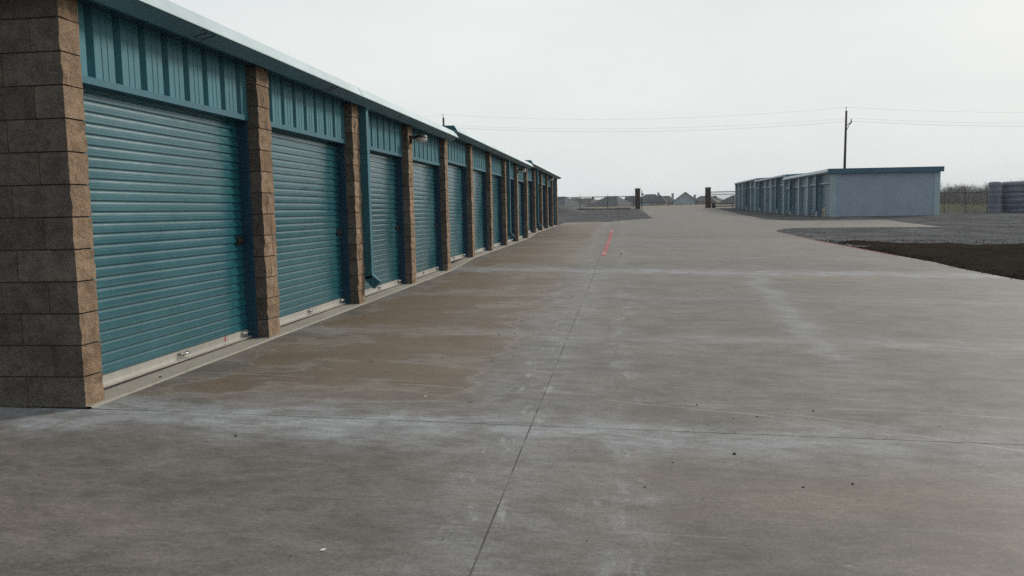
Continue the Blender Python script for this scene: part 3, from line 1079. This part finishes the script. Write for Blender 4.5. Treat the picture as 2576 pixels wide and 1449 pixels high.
def gate_column(x, label):
    z = g(x, GYL) - .06
    t = thing('gate_column', label, 'column', (x, GYL, z), 0, 'brick columns either side of the gateway')
    core = MB().box(-.285, .285, -.285, .285, 0, 2.36)
    sh = part('shaft', core.mesh('shaft', M['mortar']), t)
    hb = .20; w_ = .30
    for k in range(12):
        for q in range(2):
            if k % 2 == 0:
                bx = (-w_ + q * w_, -w_ + (q + 1) * w_ - .012, -w_, w_)
            else:
                bx = (-w_, w_ - .0, -w_ + q * w_, -w_ + (q + 1) * w_ - .012)
            me = MB().box(bx[0], bx[1], bx[2], bx[3], k * hb * .985, k * hb * .985 + hb * .985 - .014)
            part('block', me.mesh('block', M['brick']), sh)
    cp = MB().extrude_z([(-.36, -.36), (.36, -.36), (.36, .36), (-.36, .36)], 2.36, 2.42, closed=True)
    cp.add([(-.36, -.36, 2.42), (.36, -.36, 2.42), (.36, .36, 2.42), (-.36, .36, 2.42), (0, 0, 2.50)], [(0, 1, 4), (1, 2, 4), (2, 3, 4), (3, 0, 4)])
    part('cap', cp.mesh('cap', M['cap']), t)
    return t


gate_column(5.18, 'brick gate column with pale cap, left of the gateway beside the keypad post')
gate_column(13.28, 'dark brick gate column with pale cap, joined to the iron gate')

# iron gate slid open behind the right column
gz = g(15, GYL + .5) + .05
t = thing('iron_gate', 'black iron picket sliding gate behind the right gate column', 'gate', (13.5, GYL + .45, gz))
L = 5.2
rail = MB().tube((0, 0, .10), (0, 0, 1.80), .035, .035, 6)
for zz, rr in ((1.80, .04), (1.50, .03), (.12, .045)):
    m_ = MB().box(0, L, -rr * .6, rr * .6, zz - rr, zz + rr)
    part('rail', m_.mesh('rail', M['black']), t)
pk = MB().box(-.012, .012, -.012, .012, .16, 1.76).mesh('picket', M['black'])
for k in range(47): part('picket', pk, t, (.06 + k * .11, 0, 0))
for xx in (.02, L - .02):
    m_ = MB().box(xx - .035, xx + .035, -.035, .035, .02, 1.84)
    part('gate_post', m_.mesh('gate_post', M['black']), t)
# gate operator
b = MB().bbox(-.19, .19, -.18, .18, 0, .58, .03)
b.box(-.205, .205, -.195, .195, .52, .56)
single('gate_operator', b.mesh('gate_operator', M['dark_steel']), 'squat dark gate operator box at the foot of the right gate column', 'gate operator', (13.92, GYL - .05, g(13.9, GYL) - .04))
# guide post
b = MB().box(-.04, .04, -.04, .04, 0, .52); b.box(-.055, .055, -.055, .055, .5, .53)
single('guide_post', b.mesh('guide_post', M['black']), 'short black post in front of the iron gate near the blue-grey building', 'post', (16.05, GYL - .4, g(16, GYL) - .03))
# white litter at the gate
b = MB()
rr = random.Random(3)
pts = [(math.cos(a) * .14 * rr.uniform(.7, 1.2), math.sin(a) * .10 * rr.uniform(.7, 1.2)) for a in [k * .785 for k in range(8)]]
b.v = [(x_, y_, 0) for x_, y_ in pts] + [(x_ * .55, y_ * .6, .085 + rr.uniform(-.02, .02)) for x_, y_ in pts] + [(0, 0, .1)]
b.f = [(i, (i + 1) % 8, (i + 1) % 8 + 8, i + 8) for i in range(8)] + [(i + 8, (i + 1) % 8 + 8, 16) for i in range(8)]
single('white_bag', b.mesh('white_bag', M['white']), 'small white crumpled bag on the ground before the iron gate', 'bag', (14.35, GYL - .9, g(14.3, 97) - .03))
# keypad post
zk = g(5.7, GYL) - .05
t = thing('keypad_post', 'slim black post with a keypad box beside the left gate column', 'keypad', (5.66, GYL - .2, zk))
part('post', MB().box(-.045, .045, -.045, .045, 0, 2.14).mesh('post', M['black']), t)
part('keypad', MB().bbox(.046, .22, -.10, .10, 1.62, 1.82, .015).mesh('keypad', M['black']), t)
part('cap', MB().box(-.06, .06, -.06, .06, 2.14, 2.17).mesh('cap', M['black']), t)


def chain_fence(name, label, pts, hgt, mat, arms=False, step=.12, post_r=.032, outrig=.32):
    """pts: list of (x,y) post places"""
    z0 = g(*pts[0])
    t = thing(name, label, 'fence', (pts[0][0], pts[0][1], z0))
    O = Vector((pts[0][0], pts[0][1], z0))
    W3 = [Vector((p[0], p[1], g(*p) - .05)) - O for p in pts]
    for p in W3:
        top = p + Vector((0, 0, hgt + .06))
        part('post', MB().tube((0, 0, -.1), (0, 0, hgt + .08), post_r, post_r, 8).mesh('post', mat), t, p)
        if arms:
            part('barb_arm', MB().tube((0, 0, hgt + .02), (-.16, -.10, hgt + .02 + outrig), .02, .014, 6).mesh('barb_arm', mat), t, p)
        else:
            part('post_tip', MB().tube((0, 0, hgt + .08), (0, 0, hgt + .08 + .28), .016, .012, 6).mesh('post_tip', mat), t, p)
    b = MB()
    for a, c in zip(W3[:-1], W3[1:]):
        b.tube(a + Vector((0, 0, hgt)), c + Vector((0, 0, hgt)), .036, .036, 6)
    part('top_rail', b.mesh('top_rail', mat), t)
    m_ = MB(); n_ = 0
    for a, c in zip(W3[:-1], W3[1:]):
        d = c - a; ln = d.length; u = d / ln
        nrm = Vector((-u.y, u.x, 0)) * .0
        k = -hgt
        while k < ln:
            for sg in (1, -1):
                s0, s1 = (k, k + hgt) if sg > 0 else (k + hgt, k)
                t0, t1 = 0.0, 1.0
                # clip to the panel
                def cl(sv): return max(0, min(ln, sv))
                sa, sb = s0, s1
                if sa == sb: continue
                ta = max(0, min(1, (cl(sa) - sa) / (sb - sa))); tb = max(0, min(1, (cl(sb) - sa) / (sb - sa)))
                if tb - ta > .02:
                    p = a + u * (sa + (sb - sa) * ta) + Vector((0, 0, hgt * ta + .04)); q = a + u * (sa + (sb - sa) * tb) + Vector((0, 0, min(hgt * tb + .04, hgt)))
                    m_.tube(p, q, .0028, .0028, 3, False)
            k += step
    part('chain_link', m_.mesh('chain_link', mat), t)
    if arms:
        for f in (.35, .68, 1.0):
            b = MB()
            for a, c in zip(W3[:-1], W3[1:]):
                o_ = Vector((-.16 * f, -.10 * f, hgt + .02 + outrig * f)); b.tube(a + o_, c + o_, .006, .006, 4)
            part('barbed_wire', b.mesh('barbed_wire', mat), t)
    return t


chain_fence('chain_link_fence', 'dark chain-link fence running left from the gate column', [(4.72, 97.9), (1.72, 95.0), (-1.27, 92.0), (-4.3, 89.1), (-7.3, 86.2), (-10.3, 83.3)], 1.52, M['black'])
chain_fence('chain_link_fence', 'grey chain-link fence with barbed-wire arms behind the blue-grey building', [(19.8, 66.6), (22.0, 65.6), (24.3, 64.4), (26.45, 63.0), (27.45, 61.9), (28.45, 60.8), (30.3, 58.8), (32.5, 56.4), (34.7, 54.0)], 1.53, M['fence_steel'], True)
b = MB().box(-.06, .06, -.06, .06, -.1, .58)
b.add([(-.06, -.06, .58), (.06, -.06, .58), (.06, .06, .58), (-.06, .06, .58), (0, 0, .63)], [(0, 1, 4), (1, 2, 4), (2, 3, 4), (3, 0, 4)])
single('marker_stake', b.mesh('marker_stake', M['bollard']), 'short wooden stake before the barbed-wire fence', 'stake', (26.3, 62.1, g(26.3, 62.1)))


# ribbed tanks behind the fence
def tank(x, y, r, h, nring, label):
    z = g(x, y) - .1
    t = thing('ribbed_tank', label, 'tank', (x, y, z), 0, 'ribbed grey tanks behind the fence')
    prof = []
    hr = h / nring
    for k in range(nring):
        for q in range(5):
            a = q / 5
            prof.append((r * (1 + .045 * math.sin(math.pi * a) - .02 * (1 if q == 0 else 0)), k * hr + a * hr))
    prof += [(r * .99, h - .03), (r * .95, h + .01), (r * .5, h + .035), (0, h + .05)]
    part('shell', MB().lathe(prof, 28).mesh('shell', M['tank'], True), t)
    for k in range(1, nring):
        part('ring', MB().lathe([(r * .985, k * hr - .02), (r * 1.03, k * hr - .012), (r * 1.03, k * hr + .012), (r * .985, k * hr + .02)], 28).mesh('ring', M['zinc' if k == nring - 1 else 'tank']), t)


tank(31.95, 68.0, .47, 2.42, 6, 'narrow ribbed grey tank, the left one behind the barbed-wire fence')
tank(34.12, 68.6, 1.6, 2.46, 6, 'wide ribbed grey tank, the right one behind the barbed-wire fence')

# dark gravel stockpile beyond the left building
b = MB(); n1, n2 = 30, 12
for j in range(n2 + 1):
    r_ = j / n2
    for i in range(n1):
        a = 2 * math.pi * i / n1
        x_ = math.cos(a) * r_ * 4.6; y_ = math.sin(a) * r_ * 3.2
        h = 1.25 * max(0, 1 - r_) ** .9 + .09 * mnoise.noise((x_ * 1.4, y_ * 1.4, 0)) * (1 - r_) - .08 * r_
        b.v.append((x_, y_, h))
for j in range(n2):
    for i in range(n1):
        b.f.append((j * n1 + i, (j + 1) * n1 + i, (j + 1) * n1 + (i + 1) % n1, j * n1 + (i + 1) % n1))
single('gravel_mound', b.mesh('gravel_mound', M['mound'], True), 'low dark gravel stockpile past the far end of the tan block building', 'mound', (-4.5, 82, g(-4, 82) - .03))

# ------------------------------------------------------------------ utility poles and wires
PZ = 110


def pole(x, ztop, label, lean=0.0):
    z = g(x, PZ) - .3
    H = ztop - z
    t = thing('utility_pole', label, 'utility pole', (x, PZ, z), 0, 'utility poles beyond the yard')
    t.rotation_euler = (0, lean, 0)
    part('pole', MB().tube((0, 0, 0), (0, 0, H), .19, .125, 10).mesh('pole', M['wood'], True), t)
    part('top_pin', MB().tube((-.05, 0, H - .1), (-.05, 0, H + .42), .03, .03, 6).tube((-.05, 0, H + .3), (-.05, 0, H + .48), .07, .04, 8).mesh('top_pin', M['wire']), t)
    a = MB().tube((.05, 0, H - 1.85), (.62, 0, H - 1.45), .06, .05, 6)
    a.tube((.05, 0, H - 2.5), (.5, 0, H - 1.6), .04, .04, 6)
    part('bracket', a.mesh('bracket', M['wood']), t)
    a = MB().tube((.62, 0, H - 1.5), (.62, 0, H - 1.05), .05, .07, 8)
    a.tube((.5, 0, H - 1.62), (.7, 0, H - 1.35), .08, .08, 8)
    part('insulator', a.mesh('insulator', M['wire']), t)
    return t


pole(31.45, 12.95, 'tall weathered wooden utility pole rising behind the blue-grey building', R(.8))
pole(-20.5, 13.95, 'utility pole whose top shows above the roof of the tan block building')


def wire(pts, sag, rad, label):
    b = MB(); allp = []
    for (a, c), sg in zip(zip(pts[:-1], pts[1:]), sag):
        a = Vector(a); c = Vector(c)
        for k in range(24):
            t_ = k / 24; p = a.lerp(c, t_); p.z -= sg * 4 * t_ * (1 - t_); allp.append(p)
    allp.append(Vector(pts[-1]))
    b.path(allp, rad, 4)
    single('power_line', b.mesh('power_line', M['wire']), label, 'wire', (0, 0, 0))


wire([(-72, PZ, 14.0), (-20.55, PZ, 14.38), (31.5, PZ, 13.4), (84, PZ, 12.2)], [1.0, 1.05, 1.0], .007, 'topmost thin power line strung over the pole tops')
wire([(-72, PZ, 12.2), (-19.9, PZ, 12.9), (32.15, PZ, 12.0), (84, PZ, 10.8)], [.9, .85, .9], .008, 'middle power line of the lower pair between the poles')
wire([(-72, PZ, 11.9), (-19.95, PZ, 12.62), (32.15, PZ, 11.62), (84, PZ, 10.4)], [.9, .92, .9], .011, 'lowest power line of the pair between the poles')


# ------------------------------------------------------------------ houses on the rise
def house(x, y, rz, W_, D_, ridge, eh, rh, label, roofm, wallm, chimney=None, gable=False, wing=None, win=2, sink=0.0):
    """W_ along local x, D_ depth, ridge length; eh eave height, rh ridge height above ground"""
    z = g(x, y) - .2 - sink
    t = thing('house', label, 'house', (x, y, z), rz, 'houses beyond the gate')
    hw, hd = W_ / 2, D_ / 2
    wl = MB().box(-hw, hw, -hd, hd, 0, eh)
    if gable:
        wl.add([(-hw, -hd + .02, eh), (hw, -hd + .02, eh), (0, -hd + .02, rh - .25), (-hw, hd - .02, eh), (hw, hd - .02, eh), (0, hd - .02, rh - .25)], [(0, 1, 2), (5, 4, 3)])
    wo_ = part('wall', wl.mesh('wall', wallm), t)
    ov = .45
    a, c = hw + ov, hd + ov
    if gable:
        th = .18
        vs = [(-a, -c, eh - .15), (0, -c, rh), (a, -c, eh - .15), (-a, c, eh - .15), (0, c, rh), (a, c, eh - .15)]
        vs += [(v[0], v[1], v[2] - th) for v in vs]
        fs = [(0, 1, 4, 3), (1, 2, 5, 4), (6, 9, 10, 7), (7, 10, 11, 8), (0, 6, 7, 1), (1, 7, 8, 2), (3, 4, 10, 9), (4, 5, 11, 10), (0, 3, 9, 6), (2, 8, 11, 5)]
    else:
        q = ridge / 2
        vs = [(-a, -c, eh - .1), (a, -c, eh - .1), (a, c, eh - .1), (-a, c, eh - .1), (-q, 0, rh), (q, 0, rh)]
        vs += [(v[0], v[1], eh - .3) for v in vs[:4]]
        fs = [(0, 1, 5, 4), (1, 2, 5), (2, 3, 4, 5), (3, 0, 4), (0, 6, 7, 1), (1, 7, 8, 2), (2, 8, 9, 3), (3, 9, 6, 0), (9, 8, 7, 6)]
    rf = part('roof', MB().add(vs, fs).mesh('roof', roofm), t)
    if chimney:
        cx_, cy_, ch = chimney
        m_ = MB().box(cx_ - .45, cx_ + .45, cy_ - .35, cy_ + .35, eh, ch); m_.box(cx_ - .55, cx_ + .55, cy_ - .45, cy_ + .45, ch, ch + .18)
        part('chimney', m_.mesh('chimney', wallm), rf)
    if wing:
        wx, wy, ww, wd_, weh, wrh = wing
        m_ = MB().box(wx - ww / 2, wx + ww / 2, wy - wd_ / 2, wy + wd_ / 2, 0, weh)
        part('wing', m_.mesh('wing', M['stucco_b']), wo_)
        a2, c2 = ww / 2 + .4, wd_ / 2 + .4
        vs = [(wx - a2, wy - c2, weh - .1), (wx + a2, wy - c2, weh - .1), (wx + a2, wy + c2, weh - .1), (wx - a2, wy + c2, weh - .1), (wx, wy, wrh)]
        vs += [(v[0], v[1], weh - .28) for v in vs[:4]]
        fs = [(0, 1, 4), (1, 2, 4), (2, 3, 4), (3, 0, 4), (0, 5, 6, 1), (1, 6, 7, 2), (2, 7, 8, 3), (3, 8, 5, 0), (8, 7, 6, 5)]
        part('wing_roof', MB().add(vs, fs).mesh('wing_roof', roofm), rf)
    for k in range(win):
        wx_ = -hw + W_ * (k + .7) / (win + .4)
        m_ = MB().box(wx_ - .6, wx_ + .6, -hd - .06, -hd + .02, .95, 2.05)
        f_ = part('window', m_.mesh('window', M['house_trim']), wo_)
        m_ = MB().box(hw - .02, hw + .06, -hd + D_ * (k + .7) / (win + .4) - .5, -hd + D_ * (k + .7) / (win + .4) + .5, .95, 2.05)
        part('window', m_.mesh('window', M['glass']), wo_)
        m_ = MB().box(wx_ - .52, wx_ + .52, -hd - .075, -hd - .055, 1.03, 1.97)
        part('window', m_.mesh('window', M['glass']), wo_)
    return t


HS = [
    # x, y, rot, W, D, ridge, eave, ridge height, label, roof, wall, chimney
    (-23.0, 352, R(-34), 16, 15, 5.5, 2.6, 6.9, 'leftmost hip-roofed house behind the gravel stockpile', 'shingle_a', 'stucco_b', None),
    (-17.6, 372, R(-36), 14.5, 14, 4.2, 2.6, 6.5, 'second hip-roofed house from the left along the rise', 'shingle_b', 'stucco_b', None),
    (-12.2, 366, R(-36), 15.5, 14, 4.6, 2.6, 6.2, 'hip-roofed house with a chimney, third from the left on the rise', 'shingle_b', 'stucco_b', (3.4, 0, 6.6)),
    (-7.4, 385, R(-36), 14, 13, 4.2, 2.6, 5.5, 'low hip-roofed house with a chimney, fourth from the left on the rise', 'shingle_b', 'stucco_b', (2.8, 0, 6.0)),
    (-1.2, 358, R(-33), 15.5, 14, 5.2, 2.6, 6.7, 'slate-roofed house right of the middle fence post', 'shingle_a', 'stucco_a', None),
    (8.6, 370, R(-30), 14, 13, 5.4, 2.6, 6.6, 'chimneyed house partly hidden by the left gate column', 'shingle_a', 'stucco_b', (-4.6, 1, 6.6)),
]
for h_ in HS:
    house(*h_[:9], M[h_[9]], M[h_[10]], h_[11], sink=.8)
house(15.2, 356, R(-8), 12.0, 10, 4.0, 3.1, 6.3, 'pale-sided hip-roofed house just right of the left gate column', M['shingle_a'], M['stucco_a'], (3.6, -2.0, 6.7), wing=(4.4, -4.0, 5.0, 5.0, 3.0, 6.1))
house(23.0, 392, R(-14), 11, 10, 4.4, 2.8, 5.9, 'grey hip-roofed house set back between the two nearest houses', M['shingle_b'], M['stucco_b'])
house(29.6, 350, R(-6), 9.6, 13, 0, 3.2, 6.9, 'steep gabled pale blue house, tallest seen through the gateway', M['shingle_a'], M['stucco_a'], (-5.2, -4, 6.3), gable=True, wing=(7.2, -3.0, 6.4, 7, 3.0, 4.7))
house(39.6, 372, R(-20), 12, 10, 4.0, 2.6, 5.6, 'hip-roofed house partly hidden by the right gate column', M['shingle_b'], M['stucco_b'], (-4.6, 0, 6.0))
house(44.2, 390, R(-28), 13, 11, 3.4, 2.6, 5.6, 'hip-roofed house seen through the middle of the iron gate pickets', M['shingle_b'], M['stucco_b'], (2, 0, 5.6))
house(54.0, 375, R(-28), 14, 12, 4.4, 2.6, 5.9, 'dark-roofed house seen through the gate pickets beside the blue-grey building', M['shingle_a'], M['stucco_b'])

# low scrub strip behind the left fence
def blades(name, n, x0, x1, y0, y1, h0, h1, wd, mat, seed, lean=.35):
    rr = random.Random(seed); b = MB()
    for k in range(n):
        x_ = rr.uniform(x0, x1); y_ = rr.uniform(y0, y1); z_ = g(x_, y_) - .1
        h = rr.uniform(h0, h1) * (.6 + .8 * max(0, .5 + mnoise.noise((x_ * .25, y_ * .25, seed))))
        a = rr.uniform(0, 6.28); dx, dy = math.cos(a) * wd, math.sin(a) * wd
        lx, ly = rr.gauss(0, lean) * h, rr.gauss(0, lean) * h
        b.add([(x_ - dx, y_ - dy, z_), (x_ + dx, y_ + dy, z_), (x_ + lx, y_ + ly, z_ + h)], [(0, 1, 2)])
    return b.mesh(name, mat)


single('dark_weeds', blades('dark_weeds', 5000, -9, 4.3, 93.5, 97.5, .08, .30, .03, M['brush'], 5), 'dark low weeds at the foot of the left chain-link fence', 'weeds', kind='stuff')
single('dry_grass', blades('dry_grass', 26000, 21.5, 60, 66.5, 110, .12, .42, .03, M['grass'], 6), 'pale dry grass in the field behind the barbed-wire fence', 'grass', kind='stuff')


# bare winter trees
def bare_tree(seed, H):
    rr = random.Random(seed)
    tk = MB(); cr_ = MB()
    def grow(p, d, ln, r, lev):
        n_ = 3 if lev < 2 else 2
        for k in range(n_):
            q = p + d * (ln / n_)
            r2_ = r * .82
            (tk if lev == 0 else cr_).tube(p, q, r, r2_, 5 if lev < 2 else 3, False)
            p, r = q, r2_
            d = (d + Vector((rr.gauss(0, .12), rr.gauss(0, .12), rr.gauss(.03, .06)))).normalized()
            if lev < 4 and (k > 0 or lev > 0):
                for _ in range(2 if lev < 3 else 3):
                    e = (d + Vector((rr.gauss(0, .75), rr.gauss(0, .75), rr.gauss(.12, .35)))).normalized()
                    grow(p, e, ln * rr.uniform(.5, .72), r * .62, lev + 1)
        if lev < 4:
            grow(p, (d + Vector((rr.gauss(0, .3), rr.gauss(0, .3), .1))).normalized(), ln * .6, r * .7, lev + 1)
    grow(Vector((0, 0, -.2)), Vector((0, 0, 1)), H * .42, H * .028, 0)
    return tk.mesh('trunk', M['bark']), cr_.mesh('crown', M['twig'])


TV = [bare_tree(s_, 8) for s_ in (1, 5, 9, 14)]
rr = random.Random(11)
tree_spots = [(51.3, 200, 1.1, 'bare tree whose twigs show over the left end of the blue-grey roof')]
names = ['first', 'second', 'third', 'fourth', 'fifth', 'sixth', 'seventh', 'eighth', 'ninth', 'tenth', 'eleventh', 'twelfth', 'thirteenth', 'fourteenth', 'fifteenth', 'sixteenth']
for k in range(16):
    tree_spots.append((110 + k * 2.75 + rr.uniform(-.8, .8), 290 + rr.uniform(-12, 22), rr.uniform(.85, 1.25) * (1.15 if k > 9 else 1), '%s leafless tree from the blue-grey building in the far tree line' % names[k]))
for k, (x_, y_, sc_, lb) in enumerate(tree_spots):
    t = thing('bare_tree', lb, 'tree', (x_, y_, g(x_, y_) - .2), rr.uniform(0, 6.28), 'bare trees along the far field edge')
    t.scale = (sc_ * 1.15, sc_ * 1.15, sc_)
    tm, cm = TV[k % 4]
    part('trunk', tm, t); part('crown', cm, t)
single('scrub', blades('scrub', 34000, 100, 165, 270, 330, 2.0, 5.2, .10, M['brush'], 8, .28), 'tangled grey winter scrub under the far tree line', 'scrub', kind='stuff')
single('field_brush', blades('field_brush', 16000, 40, 110, 115, 250, .5, 1.5, .07, M['brush'], 9, .4), 'grey-brown brush scattered over the field behind the tanks', 'brush', kind='stuff')

# ------------------------------------------------------------------ dirt clods and bits on the concrete
def clod(seed, r):
    rr = random.Random(seed); b = MB()
    rings = [(0.0, .95, 0), (.45, .8, 1), (.8, .45, 2)]
    n_ = 7
    for zf_, rf_, q in rings:
        for i in range(n_):
            a = 2 * math.pi * i / n_ + q * .3
            k_ = rf_ * rr.uniform(.7, 1.15)
            b.v.append((math.cos(a) * r * k_ * 1.2, math.sin(a) * r * k_, r * zf_ * rr.uniform(.85, 1.1)))
    b.v.append((0, 0, r * .92))
    for q in range(2):
        for i in range(n_):
            b.f.append((q * n_ + i, q * n_ + (i + 1) % n_, (q + 1) * n_ + (i + 1) % n_, (q + 1) * n_ + i))
    for i in range(n_): b.f.append((2 * n_ + i, 2 * n_ + (i + 1) % n_, 3 * n_))
    return b.mesh('dirt_clod', M['clod'])


CL = [clod(k, .0075) for k in range(5)]
spots = [(2.68, 11.54, 1.6), (2.2, 12.14, 1.5), (4.01, 9.95, 1), (3.81, 5.46, .8), (3.88, 5.36, 1.1), (4.6, 5.31, 1.1), (4.07, 5.04, .9), (4.22, 5.11, 1), (3.9, 4.86, .7),
         (3.65, 4.12, .8), (3.41, 4.24, .6), (3.15, 4.25, .7), (3.44, 4.65, .6), (3.5, 3.74, .9), (4.23, 3.84, 1), (4.47, 3.92, 1.1), (3.75, 3.62, .6),
         (3.26, 3.1, .6), (5.26, 5.04, .7), (4.45, 5.34, .6), (.42, 9.11, 1.5), (2.19, 12.19, 1.2), (1.56, 12.51, 1.6), (2.17, 8.03, 1.4), (2.31, 8.15, 1.2), (2.41, 8.51, .9),
         (2.18, 9.24, 1), (2.27, 9.05, 1.2), (1.33, 6.49, 1), (2.31, 6.68, .9), (2.34, 6.58, .9), (1.94, 6.42, .7), (1.43, 5.75, .9), (2.4, 5.22, 1), (2.64, 4.89, .7),
         (1.71, 14.51, 1.4), (1.8, 15.07, 1.4), (1.13, 4.13, .7), (2.17, 2.8, .6), (2.7, 3.03, .6), (3.33, 19.25, 1.8)]
for k, (x_, y_, sc_) in enumerate(spots):
    o = single('dirt_clod', CL[k % 5], 'tiny dark dirt crumb lying loose on the concrete drive', 'dirt clod', (x_, y_, g(x_, y_) - .001), k * 1.7, 'dirt crumbs on the drive')
    o.scale = (sc_, sc_, sc_ * .85)
for (x_, y_, sc_, lb) in [(3.36, 20.21, 3.6, 'largest dark dirt clod, beside the near end of the red stripe'), (3.98, 4.31, 1.5, 'dark dirt clod just before the nearest cross joint, largest near the camera'),
                          (-.02, 5.6, 1.3, 'dark dirt clod on the pale apron before the nearest door'), (1.24, 4.25, 1.2, 'dark dirt clod near the corner block pillar in the foreground')]:
    o = single('dirt_clod', CL[2], lb, 'dirt clod', (x_, y_, g(x_, y_) + (.012 if x_ < .05 else -.001)), 1.1)
    o.scale = (sc_, sc_, sc_)
for (x_, y_, lb) in [(2.27, 2.87, 'pale chip of litter on the near concrete, nearest the camera'), (2.07, 5.33, 'pale chip of litter beyond the nearest cross joint')]:
    me = MB().add([(-.011, -.007, .002), (.009, -.009, .004), (.012, .006, .006), (-.007, .009, .003)], [(0, 1, 2, 3)]).mesh('litter_chip', M['white'])
    single('litter_chip', me, lb, 'litter', (x_, y_, g(x_, y_)))

def stones(name, n, fx, r0, r1, mat, seed):
    rr = random.Random(seed); b = MB()
    for k in range(n):
        x_, y_ = fx(rr); z_ = g(x_, y_) - (.015 if name != 'joint_grit' else .012)
        r_ = r0 + (r1 - r0) * rr.random() ** 3
        q = [(x_ + r_ * rr.uniform(.6, 1.2), y_, z_), (x_, y_ + r_ * rr.uniform(.6, 1.2), z_), (x_ - r_ * rr.uniform(.6, 1.2), y_, z_), (x_, y_ - r_ * rr.uniform(.6, 1.2), z_), (x_ + rr.uniform(-.3, .3) * r_, y_ + rr.uniform(-.3, .3) * r_, z_ + r_ * rr.uniform(.6, 1.1) + .012)]
        b.add(q, [(0, 1, 4), (1, 2, 4), (2, 3, 4), (3, 0, 4)])
    return b.mesh(name, mat)


def in_gravel(rr):
    while True:
        x_ = 9.4 + 26 * rr.random() ** 1.5; y_ = rr.uniform(25, 60)
        if x_ < xr(min(y_, 36.8)) + .1 and y_ < 36.8: continue
        if 36.6 < y_ < 46.2 and x_ < 17.5: continue
        if y_ >= 46 and x_ < 13.2: continue
        if 15.4 < x_ < 22.6 and y_ > 51.5: continue
        return x_, y_


def in_gravel_left(rr):
    while True:
        x_ = rr.uniform(-9, 5.3); y_ = rr.uniform(48.6, 97)
        if y_ < 48.6 + (x_ + .3) * 1.15 + .3: continue
        return x_, y_


def in_soil(rr):
    y_ = rr.uniform(9, 28.6); x_ = xr(y_) + .05 + 16 * rr.random() ** 1.7
    if rr.random() < .03: x_ = xr(y_) - abs(rr.gauss(0, .08))
    return x_, y_


def in_grit(rr):
    k = rr.random()
    if k < .55: return .056 + abs(rr.gauss(0, .05)), rr.uniform(4.8, 30)
    if k < .8: return rr.uniform(.1, 8), 4.705 + rr.gauss(0, .03)
    return 2.86 + rr.gauss(0, .03), rr.uniform(1.5, 19)


single('joint_grit', stones('joint_grit', 700, in_grit, .003, .009, M['clod'], 25), 'fine dark grit gathered along the apron edge and slab joints', 'grit', kind='stuff')
single('loose_gravel', stones('loose_gravel', 9000, in_gravel, .006, .028, M['gravel'], 21), 'loose grey stones on the gravel right of the drive', 'gravel', kind='stuff')
single('loose_gravel', stones('loose_gravel', 5000, in_gravel_left, .008, .04, M['gravel'], 22), 'loose grey stones on the gravel beyond the tan block building', 'gravel', kind='stuff')
single('soil_crumbs', stones('soil_crumbs', 11000, in_soil, .004, .028, M['soil'], 23), 'dark crumbled clods over the bare soil', 'soil', kind='stuff')

# ------------------------------------------------------------------ thin winter haze
hm = bpy.data.materials.new('haze_air')
hm.use_nodes = True
hm.node_tree.nodes.clear()
pv = hm.node_tree.nodes.new('ShaderNodeVolumePrincipled')
pv.inputs['Color'].default_value = (.93, .96, 1, 1)
pv.inputs['Density'].default_value = .0003
ho = hm.node_tree.nodes.new('ShaderNodeOutputMaterial')
hm.node_tree.links.new(pv.outputs[0], ho.inputs['Volume'])
single('haze', MB().box(-2600, 2600, -45, 4100, -3.0, 18.0).mesh('haze', hm), 'thin pale winter haze over the field', 'haze', kind='stuff')
